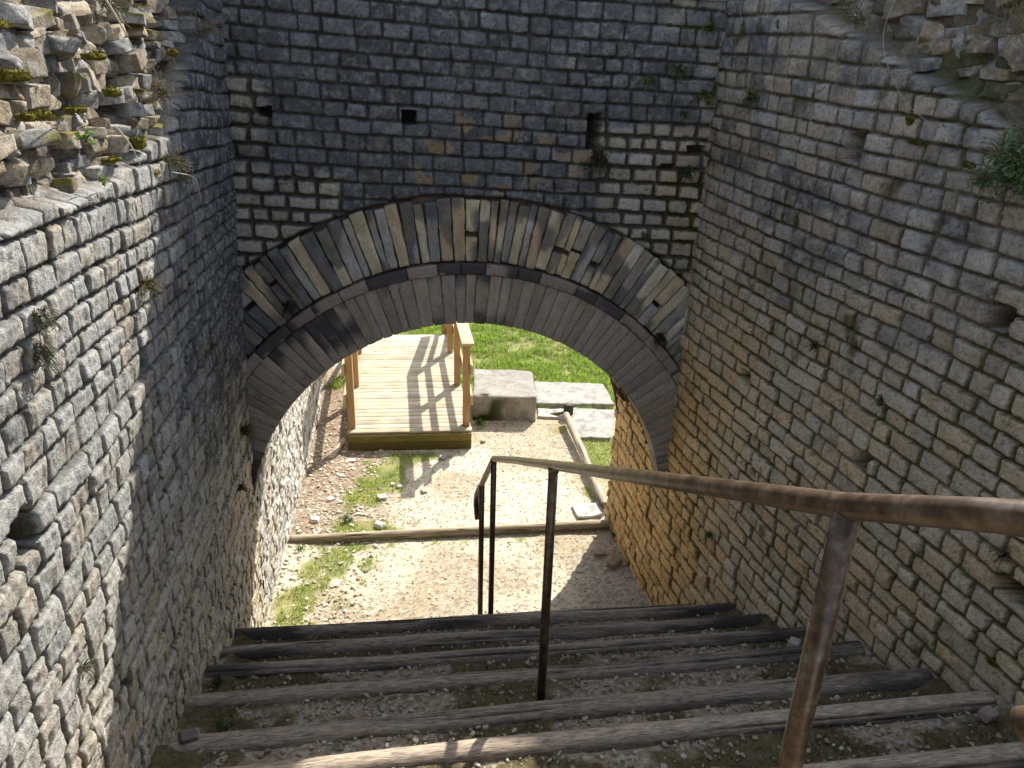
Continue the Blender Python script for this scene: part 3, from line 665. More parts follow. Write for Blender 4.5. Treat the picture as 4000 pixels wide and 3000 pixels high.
# ------------------------------------------------------------------ stairs
RISE = .155
LOGS = [  # left end, right end of each log (x, y), top height, counted from the bottom
 ((-1.42, 3.110), (1.300, 3.455), .700), ((-1.385, 2.796), (1.380, 3.178), .855), ((-1.34, 2.508), (1.457, 2.897), 1.010),
 ((-1.215, 2.200), (1.525, 2.614), 1.165), ((-1.100, 1.867), (1.618, 2.289), 1.320), ((-1.02, 1.602), (1.665, 2.014), 1.475),
 ((-.96, 1.262), (1.76, 1.690), 1.630), ((-.92, .98), (1.84, 1.40), 1.785), ((-.86, .68), (1.93, 1.10), 1.94), ((-.80, .36), (2.0, .78), 2.095)]
for k in range(1, 5): LOGS.insert(0, ((-1.42-.0*k, 3.110+.185*k), (1.300-.06*k, 3.455+.185*k), .700-RISE*k))
def log_y(i, x):
    (ax, ay), (bx, by), z = LOGS[i]; return ay+(by-ay)*(x-ax)/(bx-ax)
def tread_z(X, Y):
    Z = np.full(X.shape, -.06)
    for i, (a, b, z) in enumerate(LOGS):
        yl = log_y(i, X)+.018*fbm(X*2.2, X*0+i, 240+i, 2)
        run = (yl-log_y(i+1, X)) if i+1 < len(LOGS) else .5
        fr = np.clip((yl-Y)/np.maximum(run, .1), 0, 1)
        lev = z-.030+.012*fr+.006*fbm(X*5, Y*5, 250, 2)
        Z = np.where(Y < yl+.0, lev, Z)
    return Z
xs = np.arange(-1.75, 2.35, .0092); ysr = np.arange(-1.2, 4.35, .0078)
SX, SY = np.meshgrid(xs, ysr, indexing='ij')
def moss_t(x, y):
    m = fbm(x*3.2, y*5, 261, 4)+.30*np.exp(-((x-.05)/.32)**2)+.42*ss(-.65, -1.10, x)+.36*ss(.8, 1.3, x)+.05
    return ss(.04, .26, m)
SZ = tread_z(SX, SY)+.004*fbm(SX*22, SY*22, 262, 3)+.003*fbm(SX*60, SY*60, 263, 2)
bare = moss_t(SX, SY); SZ = SZ+.007*bare*(.5+fbm(SX*40, SY*40, 264, 2))
edge_ = ss(.16, .0, SX-left_x(SY, SZ))+ss(.16, .0, right_x(SY, SZ)-SX); SZ = SZ+.035*edge_*(.6+.5*fbm(SX*9, SY*9, 265, 2))
sc_ = lerp((.25, .19, .115), (.45, .37, .25), vn(SX*18, SY*18, 266)*.5+vn(SX*55, SY*55, 267)*.5)
sc_ = lerp(sc_, (.50, .47, .43), ss(.60, .72, vn(SX*95, SY*95, 268))*.7)
sc_ = lerp(sc_, (.09, .07, .05), ss(.64, .74, vn(SX*70, SY*70, 269))*.6)
sc_ = lerp(sc_, lerp((.028, .028, .009), (.12, .095, .03), vn(SX*60, SY*60, 270)*.6+vn(SX*130, SY*130, 271)*.4), bare*.8)
st = mesh_np('stair_path', np.stack([SX, SY, SZ], -1).reshape(-1, 3), grid_quads(len(xs), len(ysr), flip=False), None, sc_.reshape(-1, 3), M_GROUND)
tag(st, kind='structure')

def make_log(name, a, b, rad, seed, mat, tint=(1, 1, 1), dark=None, seg=44, sag=.01, nseg=None, taper=0., blackish=0.):
    """a split, weathered round timber lying from a to b; built along its own x axis"""
    a = Vector(a); b = Vector(b); L = (b-a).length; nx = nseg or int(L/.018)+2
    x = np.linspace(0, L, nx)[:, None]*np.ones((1, seg)); th = np.linspace(0, 2*np.pi, seg, endpoint=False)[None, :]*np.ones((nx, 1))
    r = rad*(1-taper*x/L)*(1+.07*fbm(x*1.6, x*0+seed, seed, 3)+.035*fbm(x*5, np.cos(th)*1.5+np.sin(th)*.8, seed+1, 3))
    col = np.ones(x.shape+(3,))*np.array(tint)
    rs = np.random.RandomState(seed)
    for k in range(16):
        t0 = rs.uniform(0, 2*np.pi); wd = rs.uniform(.03, .07); x0 = rs.uniform(-.2, .8)*L; x1 = x0+rs.uniform(.25, .7)*L
        tc_ = t0+.10*fbm(x*2.5, x*0+k, seed+30+k, 3)*1.6
        d = np.abs((th-tc_+np.pi) % (2*np.pi)-np.pi); m = ss(wd*1.3, wd*.2, d)*ss(x0, x0+.15, x)*ss(x1, x1-.15, x)
        r = r-rad*.20*m; col = col*(1-.82*m[..., None])
    cx = x-L/2; bl = np.clip(blackish+.55*fbm(x*1.7, np.cos(th)*.8+seed, seed+60, 4)+.25*ss(.55, .9, np.abs(cx)/(L/2)), 0, 1)
    col = lerp(col, np.array([.15, .15, .165]), ss(.10, .42, bl)*.94)
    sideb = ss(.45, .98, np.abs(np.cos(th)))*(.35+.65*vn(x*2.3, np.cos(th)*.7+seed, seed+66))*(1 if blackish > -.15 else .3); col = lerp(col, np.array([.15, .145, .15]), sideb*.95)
    Y = r*np.cos(th); Z = r*np.sin(th)+sag*np.sin(x/L*np.pi*1.3+seed)
    Y = Y+.008*fbm(x*1.1, x*0+3.3, seed+5, 2)*1.2
    V = np.stack([x, Y, Z], -1).reshape(-1, 3); Q = []
    i = np.arange(nx-1)[:, None]*seg; k = np.arange(seg)[None, :]; kn = (k+1) % seg
    Q = np.stack([i+k, i+seg+k, i+seg+kn, i+kn], -1).reshape(-1, 4)
    c0 = len(V); V = np.vstack([V, [[-.004, 0, 0], [L+.004, 0, 0]]]); kk = np.arange(seg)
    T = np.concatenate([np.stack([np.full(seg, c0), kk, (kk+1) % seg], 1), np.stack([np.full(seg, c0+1), (nx-1)*seg+(kk+1) % seg, (nx-1)*seg+kk], 1)])
    C = np.vstack([col.reshape(-1, 3), [[.6, .55, .5]]*2])
    o = mesh_np(name, V, Q, T, C, mat)
    d = (b-a).normalized(); yv = Vector((0, 0, 1)).cross(d).normalized(); zv = d.cross(yv)
    M = Matrix((d, yv, zv)).transposed().to_4x4(); M.translation = a; o.matrix_world = M
    return o
ORD = {5: 'second', 6: 'third', 7: 'fourth', 8: 'fifth'}
for i, (a, b, z) in enumerate(LOGS):
    rd = .043+.003*((i*7) % 3); dz = .0
    if i == 8: rd = .049
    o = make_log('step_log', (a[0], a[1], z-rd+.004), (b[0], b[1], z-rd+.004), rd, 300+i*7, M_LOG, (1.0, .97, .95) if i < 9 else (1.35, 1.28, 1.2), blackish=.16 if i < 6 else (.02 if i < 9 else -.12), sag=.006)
    if i == 4: lab = 'dark log edging the lowest visible step, bright path just past it'
    elif i in ORD: lab = 'weathered log edging the %s visible step up from the path' % ORD[i]
    elif i == 9: lab = 'pale cracked log partly in sunlight, sixth visible step up from the path'
    elif i == 10: lab = 'log edging the nearest step, cut off at the bottom right of the picture'
    elif i < 4: lab = 'log edging one of the bottom steps hidden behind the others'
    else: lab = 'log edging a step below and behind the camera'
    tag(o, lab, 'log', 'logs edging the steps of the stairway')

# ------------------------------------------------------------------ gravel, moss
rs = np.random.RandomState(9)
def peb_col(n, rs, bright=1.):
    t = rs.rand(n); c = pal(t, [(.30, .26, .21), (.42, .375, .31), (.52, .49, .44), (.62, .59, .54)])
    return c*bright*rs.uniform(.8, 1.1, (n, 1))
bag = Bag(); n = 26000; px = rs.uniform(-1.5, 2.0, n); py = rs.uniform(.6, 3.5, n)
k = (px > left_x(py, 1)+.02) & (px < right_x(py, 1)-.02) & (rs.rand(n) > .45*moss_t(px, py)); px, py = px[k], py[k]
pz = tread_z(px, py); sz = .0022+.0085*rs.rand(len(px))**3.6
scatter_small(bag, np.stack([px, py, pz+sz*.3+.004], 1), sz, peb_col(len(px), rs, .80)*np.array([1, .95, .84]), rs)
o = bag.build('gravel', M_PEB, smooth=False); tag(o, 'loose pale gravel lying on the earth treads of the steps', 'gravel', kind='stuff')
bag = Bag(); n = 22000; px = np.where(rs.rand(n) < .22, rs.uniform(-1.9, -.9, n), rs.uniform(-1.9, 1.0, n)); py = 3.95+rs.rand(n)**1.25*4.2
k = (px > left_x(py, 0)+.02) & ((px < right_x(py, 0)-.02) | (py > 5.37)) & (rs.rand(n) > .75*grassmask(px, py)); px, py = px[k], py[k]
sz = .0018+.008*rs.rand(len(px))**7*(1+1.1*(px < -1.0))
scatter_small(bag, np.stack([px, py, gz(px, py)+sz*.25], 1), sz, peb_col(len(px), rs, 1.15)*np.array([1, .95, .80]), rs)
o = bag.build('gravel', M_PEB, smooth=False); tag(o, 'pale gravel and chips spread over the sunny path past the arch', 'gravel', kind='stuff')
# moss cushions on the treads
n = 90000; px = rs.uniform(-1.45, 2.0, n); py = rs.uniform(.7, 3.5, n); m = moss_t(px, py)
k = (px > left_x(py, 1)) & (px < right_x(py, 1)) & (rs.rand(n) < m**2*.55*ss(.3, .6, vn(px*14, py*14, 299))); px, py = px[k], py[k]; nn = len(px)
C = pal(rs.rand(nn), [(.05, .055, .014), (.10, .10, .022), (.20, .165, .05)])
V, Q, T, CC = blades(np.stack([px, py, tread_z(px, py)+.002], 1), rs.uniform(.006, .016, nn), rs.uniform(.003, .006, nn), C, rs, 1.4)
o = mesh_np('moss', V, Q, T, CC, M_PLANT); tag(o, 'dark green moss growing in patches on the shaded treads', 'moss', kind='stuff')

# ------------------------------------------------------------------ grass
bag = Bag()
def grass(n, xr, yr, hmin, hmax, wd, cols, dens=1.):
    px = rs.uniform(*xr, n); py = rs.uniform(*yr, n); g = grassmask(px, py)
    cl = vn(px*6, py*6, 281)*.6+vn(px*17, py*17, 282)*.4
    k = (rs.rand(n) < g*dens*ss(.18, .55, cl)); 
    k &= ~((px > -1.75-.0) & (px < -.42-.17*(py-6.5)) & (py > 6.45) & (py < 9.15) & (px > -1.57-.13*(py-6.5)))
    k &= (px > left_x(np.minimum(py, 8.9), 0)+.01) | (py > 8.7)
    k &= ~((px > .25) & (px < 1.08) & (py > 6.85) & (py < 7.53)) & ~((px > .25) & (px < 1.08) & (py > 7.585) & (py < 8.2)) & ~((px > -.40) & (px < .26) & (py > 7.3) & (py < 8.0))
    px, py, cl = px[k], py[k], cl[k]; nn = len(px)
    H = (hmin+(hmax-hmin)*rs.rand(nn))*(.55+.9*cl)
    C = pal(np.clip(rs.rand(nn)*.8+.35*(cl-.5)+.1*fbm(px*1.5, py*1.5, 283, 2), 0, 1), cols)
    V, Q, T, CC = blades(np.stack([px, py, gz(px, py)-.003], 1), H, wd*rs.uniform(.6, 1.3, nn), C, rs, .9)
    bag.add(V, Q, CC, T)
GC = [(.50, .44, .22), (.18, .27, .04), (.26, .40, .045), (.37, .52, .07), (.54, .60, .20)]
grass(95000, (-2.6, 2.4), (7.4, 10.9), .035, .085, .0085, GC)
grass(16000, (-6, 6), (10.9, 16), .05, .10, .016, GC)
grass(60000, (-1.75, 1.1), (3.98, 7.4), .012, .045, .0048, GC, .95)
o = bag.build('grass', M_PLANT); tag(o, 'bright green short grass on the lawn and in tufts along the path', 'grass', kind='stuff')

# ------------------------------------------------------------------ steel handrail
HR = empty('handrail', (.2, 2.2, 1.2)); tag(HR, 'rusty brown tubular steel handrail on thin posts running down the steps', 'handrail')
PR = .0168
P4, P3, P2, P1 = (.418, .815, 2.915), (.146, 2.240, 2.190), (-.088, 3.750, 1.405), (-.160, 3.950, 1.125)
b = Bag()
path = catmull([(.487, .545, 2.845), (.502, .528, 2.87), (.517, .510, 2.93), (.516, .508, 2.99), (.500, .530, 3.035), (.476, .572, 3.046), (.455, .635, 3.018)], 6)[:-1]+[Vector(P4), Vector((.29, 1.5, 2.567)), Vector(P3), Vector((.03, 3.0, 1.798))]+[Vector(P2)]+[Vector(P1)]
path += catmull([P1, (-.187, 4.02, 1.03), (-.198, 4.05, .95), (-.192, 4.045, .855), (-.186, 4.03, .83)], 5)[1:]
tube(b, path, PR, seg=24); o = adopt(b.build('rail', M_RUST), HR)
def post(x, y, z0, z1, r=PR*.98):
    b = Bag(); tube(b, [(x, y, z0), (x, y, z0+(z1-z0)*.5), (x, y, z1)], r, seg=20); return adopt(b.build('post', M_RUST), HR)
post(P4[0], P4[1], 1.86, P4[2]-.008); post(P3[0], P3[1], 1.13, P3[2]-.008); post(P2[0], P2[1], .12, P2[2]-.006); post(P1[0], P1[1], .0, P1[2]-.006)
for P in (P2, P3):
    b = Bag(); v, q = rock((PR*1.12, PR*1.12, PR*.5), 3, 0, .1, 4, .9); b.add(v+np.array([P[0], P[1], P[2]-PR*.9]), q, (1, 1, 1)); adopt(b.build('weld', M_RUST), HR)

# ------------------------------------------------------------------ wooden deck
DK = bpy.data.objects.new('wooden_deck', None); COL.objects.link(DK)
DA = math.atan(.118); DK.location = (-.955, 6.525, 0); DK.rotation_euler = (0, 0, DA)
tag(DK, 'raised pine boardwalk with post-and-rail sides in bright sun past the arch', 'boardwalk')
def sk(y): return -.045*y                                            # the deck runs slightly askew
rs = np.random.RandomState(77); W2 = .585; LEN = 2.62; DT = .19
bag = Bag(); y = .004; 
while y < LEN:
    wdt = .0885; P, Q = rbox((W2*(1+rs.uniform(-.004, .004)), wdt/2-.0028, .012), .003, (10, 2, 2))
    if y < .02: P, Q = rbox((W2+.004, wdt/2-.0028, .012), .003, (10, 2, 2))
    P = P@rotm(rs.uniform(-.01, .01), 0, 0).T
    bag.add(P+np.array([sk(y)+rs.uniform(-.003, .003), y+wdt/2, DT-.012+rs.uniform(-.0012, .0012)]), Q, np.array([1, 1, 1])*rs.uniform(.80, 1.08)*(1-.25*ss(.62, .7, vn(P[:, 0]*14+y*50, P[:, 0]*0+y*9, 5)))[:, None]*np.array([1, rs.uniform(.96, 1.02), rs.uniform(.9, 1.05)])); y += wdt
bag.build('deck_boards', M_DECKX, DK)
for zc, hh, tn in ((.128, .037, 1.0), (.047, .042, .62)):
    b = Bag(); P, Q = rbox((W2-.001, .014, hh), .003, (10, 2, 3)); b.add(P+np.array([0, -.006, zc]), Q, np.array([1, 1, 1])*tn); b.build('fascia', M_FASC, DK)
for s in (-1, 1):
    b = Bag(); P, Q = rbox((.014, LEN/2-.02, .055), .003, (2, 12, 2)); P[:, 0] += sk(P[:, 1]+LEN/2); b.add(P+np.array([s*(W2-.03), LEN/2, .105]), Q, (.8, .8, .8)); b.build('joist', M_FASC, DK)
PS = .034
def wpost(px, py, z0, z1):
    b = Bag(); P, Q = rbox((PS, PS, (z1-z0)/2), .004, (3, 3, 8)); b.add(P+np.array([px, py, (z0+z1)/2]), Q, np.array([1, 1, 1])*rs.uniform(.85, 1.1)); return b.build('post', M_POST, DK)
def bar(name, a, b_, hw, hh, col=1., mat=None):
    a = Vector(a); b_ = Vector(b_); d = b_-a; L = d.length; P, Q = rbox((hw, L/2, hh), .003, (2, 10, 2))
    dn = d.normalized(); xv = dn.cross(Vector((0, 0, 1))).normalized(); zv = xv.cross(dn); M = np.array(Matrix((xv, dn, zv)).transposed())
    bb = Bag(); bb.add(P@M.T+np.array(a+d/2), Q, np.array([1, 1, 1])*col); return bb.build(name, mat or M_RAILW, DK)
RT_Z = DT+.835
for s in (-1, 1):
    pys = [.125, 1.155, 2.185]; xx = [s*(W2-.04)+sk(v) for v in pys]
    for x0, y0 in zip(xx, pys): wpost(x0, y0, DT-.16 if s < 0 else DT-.0, RT_Z)
    ox = s*(PS+.014)
    bar('top_rail', (xx[0]+s*.012, pys[0]-.075, RT_Z+.0125), (xx[2]+s*.012, pys[2]+.04, RT_Z+.0125), .058, .0125, 1.0)
    for zz in (.60, .29):
        bar('side_rail', (xx[0]+ox, pys[0]-.085, DT+zz), (xx[2]+ox, pys[2]+.06, DT+zz), .0125, .047, .95)
    ex, ey = xx[2]+sk(1.0), pys[2]+1.05
    wpost(ex, ey, -.05, .62)
    bar('top_rail', (xx[2]+s*.012, pys[2]+.03, RT_Z+.005), (ex+s*.012, ey+.06, .635), .058, .0125, 1.0)
    for zz in (.60, .29):
        bar('side_rail', (xx[2]+ox, pys[2]+.03, DT+zz-.01), (ex+ox, ey+.06, zz-.20), .0125, .047, .95)
# steps down at the far end of the deck
for q in range(2):
    b = Bag(); P, Q = rbox((W2, .12, .02), .003, (6, 2, 2)); b.add(P+np.array([sk(LEN+.1), LEN+.14+.24*q, DT-.05-.06*q]), Q, (1, 1, 1)); b.build('tread', M_DECKX, DK)

# ------------------------------------------------------------------ stones and timbers past the arch
def quad_block(name, poly, z0, z1, seed, base, label, cat, moss=0., group=None, rough=.014, n=(26, 22, 12)):
    T, Q = box_tpl(*n); u = (T[:, 0]+1)/2; v = (T[:, 1]+1)/2; p = np.array(poly, float)
    xy = (p[0]*((1-u)*(1-v))[:, None]+p[1]*(u*(1-v))[:, None]+p[2]*(u*v)[:, None]+p[3]*((1-u)*v)[:, None])
    z = z0+(z1-z0)*(T[:, 2]+1)/2
    P = np.stack([xy[:, 0], xy[:, 1], z], 1); c = P.mean(0)
    edge = (np.sort(np.abs(T), axis=1)[:, 1] > .95); P[edge] += (c-P[edge])*np.array([.012, .012, .05])
    nz = np.stack([fbm3(P*7, seed, 4), fbm3(P*7+9, seed+1, 4), fbm3(P*9+4, seed+2, 4)], 1); P = P+nz*rough
    C = np.ones((len(P), 1))*np.array(base)*(1+.25*fbm3(P*9, seed+3, 4))[:, None]
    C = C*(1+.22*fbm3(P*34, seed+7, 4))[:, None]; C = lerp(C, (.20, .19, .17), ss(.60, .72, vn3(P*26, seed+4))*.6)
    if moss:
        m = ss(.50, .60, vn3(P*np.array([7, 7, 9]), seed+5)+.16*ss(z1, z0, P[:, 2])-.05*1)*ss(.25, -.2, T[:, 1])*(T[:, 1] < -.9)*ss(.85, -.2, T[:, 0]+.3)
        C = lerp(C, (.035, .04, .008), m*moss)
    o = mesh_np(name, P-c, Q, None, C, M_VOUS); o.location = c; return tag(o, label, cat, group)
quad_block('stone_block', [(-.40, 7.22), (.262, 7.235), (.215, 7.97), (-.43, 8.0)], -.05, .285, 3, (.31, .29, .25), 'large squared limestone block with black moss on its face beside the boardwalk', 'stone block', 1.)
quad_block('stone_slab', [(.275, 7.575), (1.12, 7.62), (1.05, 8.19), (.255, 8.2)], -.08, .065, 4, (.36, .34, .30), 'long pale slab behind the wooden stake, in front of the lawn', 'stone slab')
quad_block('stone_slab', [(.66, 6.84), (1.0, 6.84), (1.12, 7.54), (.62, 7.55)], -.08, .035, 5, (.37, .35, .31), 'pale flat slab right of the wooden stake, against the arch pier', 'stone slab')
quad_block('stone_slab', [(.285, 7.32), (.56, 7.30), (.60, 7.52), (.285, 7.52)], -.08, .03, 6, (.46, .43, .38), 'small flat slab left of the wooden stake, touching the big block', 'stone slab')
quad_block('stone_slab', [(.575, 5.37), (.77, 5.42), (.77, 5.60), (.53, 5.56)], -.08, .035, 7, (.55, .51, .45), 'small flat stone at the foot of the right pier of the arch', 'stone slab', n=(8, 8, 5))
# stake
o = make_log('wooden_stake', (.612, 7.385, -.10), (.608, 7.375, .145), .050, 411, M_LOG, (.55, .55, .55), seg=24, nseg=14, blackish=.5, sag=0); tag(o, 'short dark round stake standing in the ground at the head of a pale log', 'stake')
o = make_log('edging_log', (.575, 7.22, .095), (.800, 5.50, .060), .036, 412, M_LOGP, (1, 1, 1), seg=28, sag=.0, blackish=-.2); tag(o, 'pale grey log lying away from the camera along the right edge of the path', 'log')
o = make_log('edging_log', (-1.66, 4.935, .028), (.83, 5.268, .034), .036, 413, M_LOGP, (.95, .92, .86), seg=28, sag=.004, blackish=-.3); tag(o, 'long thin log laid across the path under the arch', 'log')
o = make_log('driftwood', (.42, 7.40, .012), (.56, 7.345, .062), .017, 414, M_LOG, (.9, .95, .35), seg=16, nseg=16, blackish=.1, sag=0); tag(o, 'short mossy stick leaning on the dark stake', 'stick')
b = Bag(); P, Q = rbox((.024, .20, .012), .003, (2, 8, 2)); b.add(P, Q, (1.25, 1.2, 1.1)); P, Q = rbox((.065, .018, .010), .003, (4, 2, 2)); b.add(P+np.array([.075, .13, .0]), Q, (1.1, 1.05, .95))
o = b.build('timber_offcut', M_LOGP); o.location = (-1.63, 6.44, .028); o.rotation_euler = (0, .02, -.12); tag(o, 'flat pale timber strip lying on the earth at the left corner of the boardwalk', 'plank')

# loose stones one can tell apart
def loose(h, loc, rot, col, seed, label, group='loose stones on the ground', cuts=7):
    P, Q = rock(h, seed, cuts+3, .16, 8, .35); C = np.ones((len(P), 1))*np.array(col)*(1+.25*fbm3(P*30, seed, 3))[:, None]
    o = mesh_np('loose_stone', P, Q, None, C, M_VOUS); o.location = loc; o.rotation_euler = rot; return tag(o, label, 'stone', group)
loose((.052, .038, .014), (.705, 4.905, .016), (.1, .05, .3), (.34, .27, .21), 1, 'thin flat stone in the shade at the foot of the right passage wall')
loose((.062, .05, .024), (.80, 4.775, .022), (.15, -.12, .9), (.34, .25, .17), 2, 'ochre tilted stone in the shade, nearest the foot of the right passage wall')
for k, (h, l, r, c, t) in enumerate([
  ((.042, .030, .018), (-1.07, 5.60, .018), .5, (.62, .58, .52), 'white stone at the edge of the grass before the boardwalk'),
  ((.036, .028, .014), (-.63, 6.36, .014), 1.1, (.34, .30, .27), 'grey stone by the right corner of the boardwalk fascia'),
  ((.034, .022, .012), (-.73, 5.73, .012), 2.0, (.36, .31, .27), 'brown stone in the railing shadow on the path'),
  ((.036, .026, .014), (-1.46, 6.24, .014), .2, (.58, .54, .48), 'pale stone beside the timber strip'),
  ((.044, .030, .020), (-1.02, 5.18, .018), 2.6, (.66, .62, .56), 'white stone lying just past the cross log'),
  ((.038, .034, .022), (-1.545, 5.22, .02), 1.7, (.62, .58, .50), 'white stone at the foot of the sunny left wall'),
  ((.030, .024, .014), (-1.50, 5.55, .014), .9, (.58, .53, .47), 'small pale stone on the brown litter left of the path'),
  ((.028, .022, .013), (-1.49, 5.95, .014), .3, (.55, .50, .44), 'small pale stone on the brown litter near the boardwalk'),
  ((.022, .018, .014), (-.27, 6.72, .014), .3, (.45, .36, .28), 'small brown stone right of the boardwalk'),
  ((.028, .02, .013), (-.95, 5.80, .012), .3, (.52, .50, .47), 'small grey stone on the grassy patch before the boardwalk'),
  ((.026, .021, .017), (1.60, 1.93, 1.478), .4, (.36, .29, .25), 'reddish round stone at the right end of the sixth step log'),
  ((.030, .024, .016), (-1.04, 1.885, 1.318), .5, (.17, .15, .13), 'brownish flat stone at the left end of the fifth step log'),
  ((.030, .024, .020), (1.31, 2.76, 1.035), .9, (.50, .47, .43), 'white stone by the right wall on the fourth tread'),
  ((.024, .022, .018), (-.93, 1.98, 1.21), .9, (.45, .42, .40), 'grey stone lying between the fourth and fifth step logs at left'),
  ((.022, .018, .016), (-1.13, 1.70, 1.345), .9, (.48, .45, .42), 'round white stone at the foot of the left wall')]):
    loose(h, l, (.1, .08, r), c, 20+k, t)

# ------------------------------------------------------------------ plants on the walls
def plant(name, loc, n, size, cols, label, cat='plant', seed=1, nrm=(1, 0, 0), dry=0, leafw=.25, droop=.3, group='plants rooted in the wall joints', spread=.4):
    rs = np.random.RandomState(seed); bag = Bag(); nrm = Vector(nrm).normalized()
    for k in range(n):
        d = (nrm*rs.uniform(.3, 1)+Vector(rs.uniform(-1, 1, 3))*.9+Vector((0, 0, .35))).normalized(); L = size*rs.uniform(.5, 1.1)
        o_ = Vector(rs.uniform(-1, 1, 3))*size*spread*.6; e1 = o_+d*L*.5; e2 = o_+d*L-Vector((0, 0, droop*L))
        c = pal(np.array(rs.rand()), cols)
        tube(bag, [o_, e1, e2], [.0016, .0012, .0007], c*.8, 4, False)
        m = rs.randint(5, 10)
        for j in range(m):
            t = (j+1)/m; p = o_.lerp(e1, min(1, 2*t)) if t < .5 else e1.lerp(e2, 2*t-1)
            sd = Vector(rs.uniform(-1, 1, 3)); sd = (sd-d*sd.dot(d)).normalized(); l = L*leafw*rs.uniform(.6, 1.2); up = d.cross(sd)*l*.35
            V = np.array([tuple(p), tuple(p+sd*l*.5+up+d*l*.2), tuple(p+sd*l+d*l*.4), tuple(p+sd*l*.5-up+d*l*.2)])
            bag.add(V, np.array([(0, 1, 2, 3)]), c*rs.uniform(.8, 1.25))
    for k in range(dry):
        d = (nrm*rs.uniform(.2, 1)+Vector(rs.uniform(-1, 1, 3))*.8+Vector((0, 0, .5))).normalized(); L = size*rs.uniform(.8, 1.7); o_ = Vector(rs.uniform(-1, 1, 3))*size*.4
        tube(bag, [o_, o_+d*L*.6, o_+d*L-Vector((0, 0, .15*L))], .0009, (.30, .24, .15), 4, False)
    o = bag.build(name, M_PLANT, smooth=False); o.location = loc; return tag(o, label, cat, group)
GR = [(.05, .075, .02), (.09, .13, .03), (.17, .20, .06)]; PALE = [(.16, .18, .12), (.24, .26, .17), (.20, .12, .07)]
def on_left(y, z, d=.01): return (float(left_x(y, z))+d, y, z)
def on_right(y, z, d=.01): return (float(right_x(y, z))-d, y, z)
def on_front(t, z, d=.01): p = aw_pt(np.array(t), np.array(z), np.array(-d)); return tuple(p)
plant('wall_plant', on_left(1.50, 2.90), 60, .042, PALE, 'grey-green stonecrop hanging down the sunlit left wall at the frame edge', seed=1, leafw=.16, droop=.6)
plant('wall_plant', on_left(1.47, 2.83), 60, .045, PALE, 'grey-green stonecrop just below the other at the left frame edge', seed=2, leafw=.16, droop=.8)
plant('wall_plant', on_left(2.25, 2.76), 50, .05, [(.12, .12, .03), (.2, .19, .06), (.2, .11, .04)], 'yellow-green tuft in a joint of the sunlit left wall near the shadow edge', seed=3, leafw=.15, dry=12)
plant('wall_plant', on_left(2.82, 3.0), 30, .04, PALE, 'small pale plant below the fallen facing of the left wall', seed=4, leafw=.15, dry=6)
plant('wall_plant', on_left(1.85, 3.22, .03), 8, .030, [(.10, .17, .03), (.16, .25, .05)], 'bright green leafy sprig in the rubble of the left wall', seed=5, leafw=.5, droop=.1)
plant('wall_plant', on_left(1.92, 3.12, .03), 6, .022, [(.10, .17, .03), (.16, .25, .05)], 'smaller bright green sprig under the leafy one in the left rubble', seed=6, leafw=.5, droop=.1)
plant('wall_plant', on_left(1.42, 2.05), 30, .035, PALE, 'small pale plant low on the sunlit left wall under a hole', seed=7, leafw=.15)
plant('dry_tuft', on_left(3.30, 3.50, .03), 12, .06, GR, 'dry grass tuft at the top corner of the left wall', 'grass tuft', seed=8, dry=45, leafw=.1)
plant('wall_fern', on_front(2.05, 2.98, .0), 70, .10, [(.02, .028, .01), (.035, .05, .014), (.05, .04, .02)], 'dark hanging tuft under the tall putlog hole above the arch', 'plant', seed=9, nrm=(.1, -1, -.3), leafw=.14, droop=.9, dry=50)
plant('wall_fern', on_front(2.45, 3.42, .0), 26, .07, GR, 'fern right of the upper courses of the arched wall', 'fern', seed=10, nrm=(0, -1, 0), leafw=.22, droop=.5)
plant('wall_fern', on_front(2.62, 3.28, .0), 30, .075, GR, 'fern in the corner where arched and right walls meet', 'fern', seed=11, nrm=(-.3, -1, 0), leafw=.22, droop=.5, dry=12)
plant('wall_fern', on_front(2.50, 3.20, .0), 20, .05, GR, 'small fern below the others near the right corner', 'fern', seed=12, nrm=(0, -1, 0), leafw=.22, droop=.5)
plant('wall_fern', on_front(2.60, 3.62, .0), 16, .07, [(.07, .12, .02), (.10, .17, .03)], 'brighter fern at the top of the right corner', 'fern', seed=13, nrm=(0, -1, .2), leafw=.22, droop=.3)
plant('wall_fern', on_front(.38, 2.18, .02), 60, .055, [(.025, .03, .01), (.05, .05, .015)], 'dark moss tuft on the left haunch of the arch', 'moss tuft', seed=14, nrm=(0, -1, 0), leafw=.14, droop=.7, dry=20)
plant('wall_fern', on_front(2.50, 1.95, .02), 60, .06, [(.02, .025, .01), (.04, .045, .015)], 'dark moss tuft on the right haunch of the arch', 'moss tuft', seed=15, nrm=(0, -1, 0), leafw=.14, droop=.7, dry=20)
plant('wall_plant', on_right(2.42, 3.17, .05), 240, .12, [(.07, .12, .04), (.11, .20, .07), (.18, .28, .13)], 'bushy green plant spilling from a ledge of the right wall', seed=16, nrm=(-1, -.2, .3), leafw=.13, droop=.2, dry=90, spread=.9)
plant('wall_plant', on_right(2.58, 3.10, .03), 40, .05, [(.05, .09, .03), (.08, .15, .04)], 'small green plant left of the bushy one on the right wall ledge', seed=17, nrm=(-1, -.2, .3), leafw=.16, droop=.2, dry=30)
plant('dry_tuft', on_right(2.62, 3.55, .03), 3, .10, [(.3, .25, .15), (.34, .28, .18)], 'upright dry stalks on a ledge high on the right wall', 'grass tuft', seed=18, nrm=(-.3, 0, .8), dry=36, leafw=.05, droop=0)
plant('wall_plant', on_right(3.22, 2.30), 26, .035, [(.03, .04, .015), (.05, .07, .02)], 'dark little plant mid-height on the right wall', seed=19, nrm=(-1, 0, 0), dry=20)
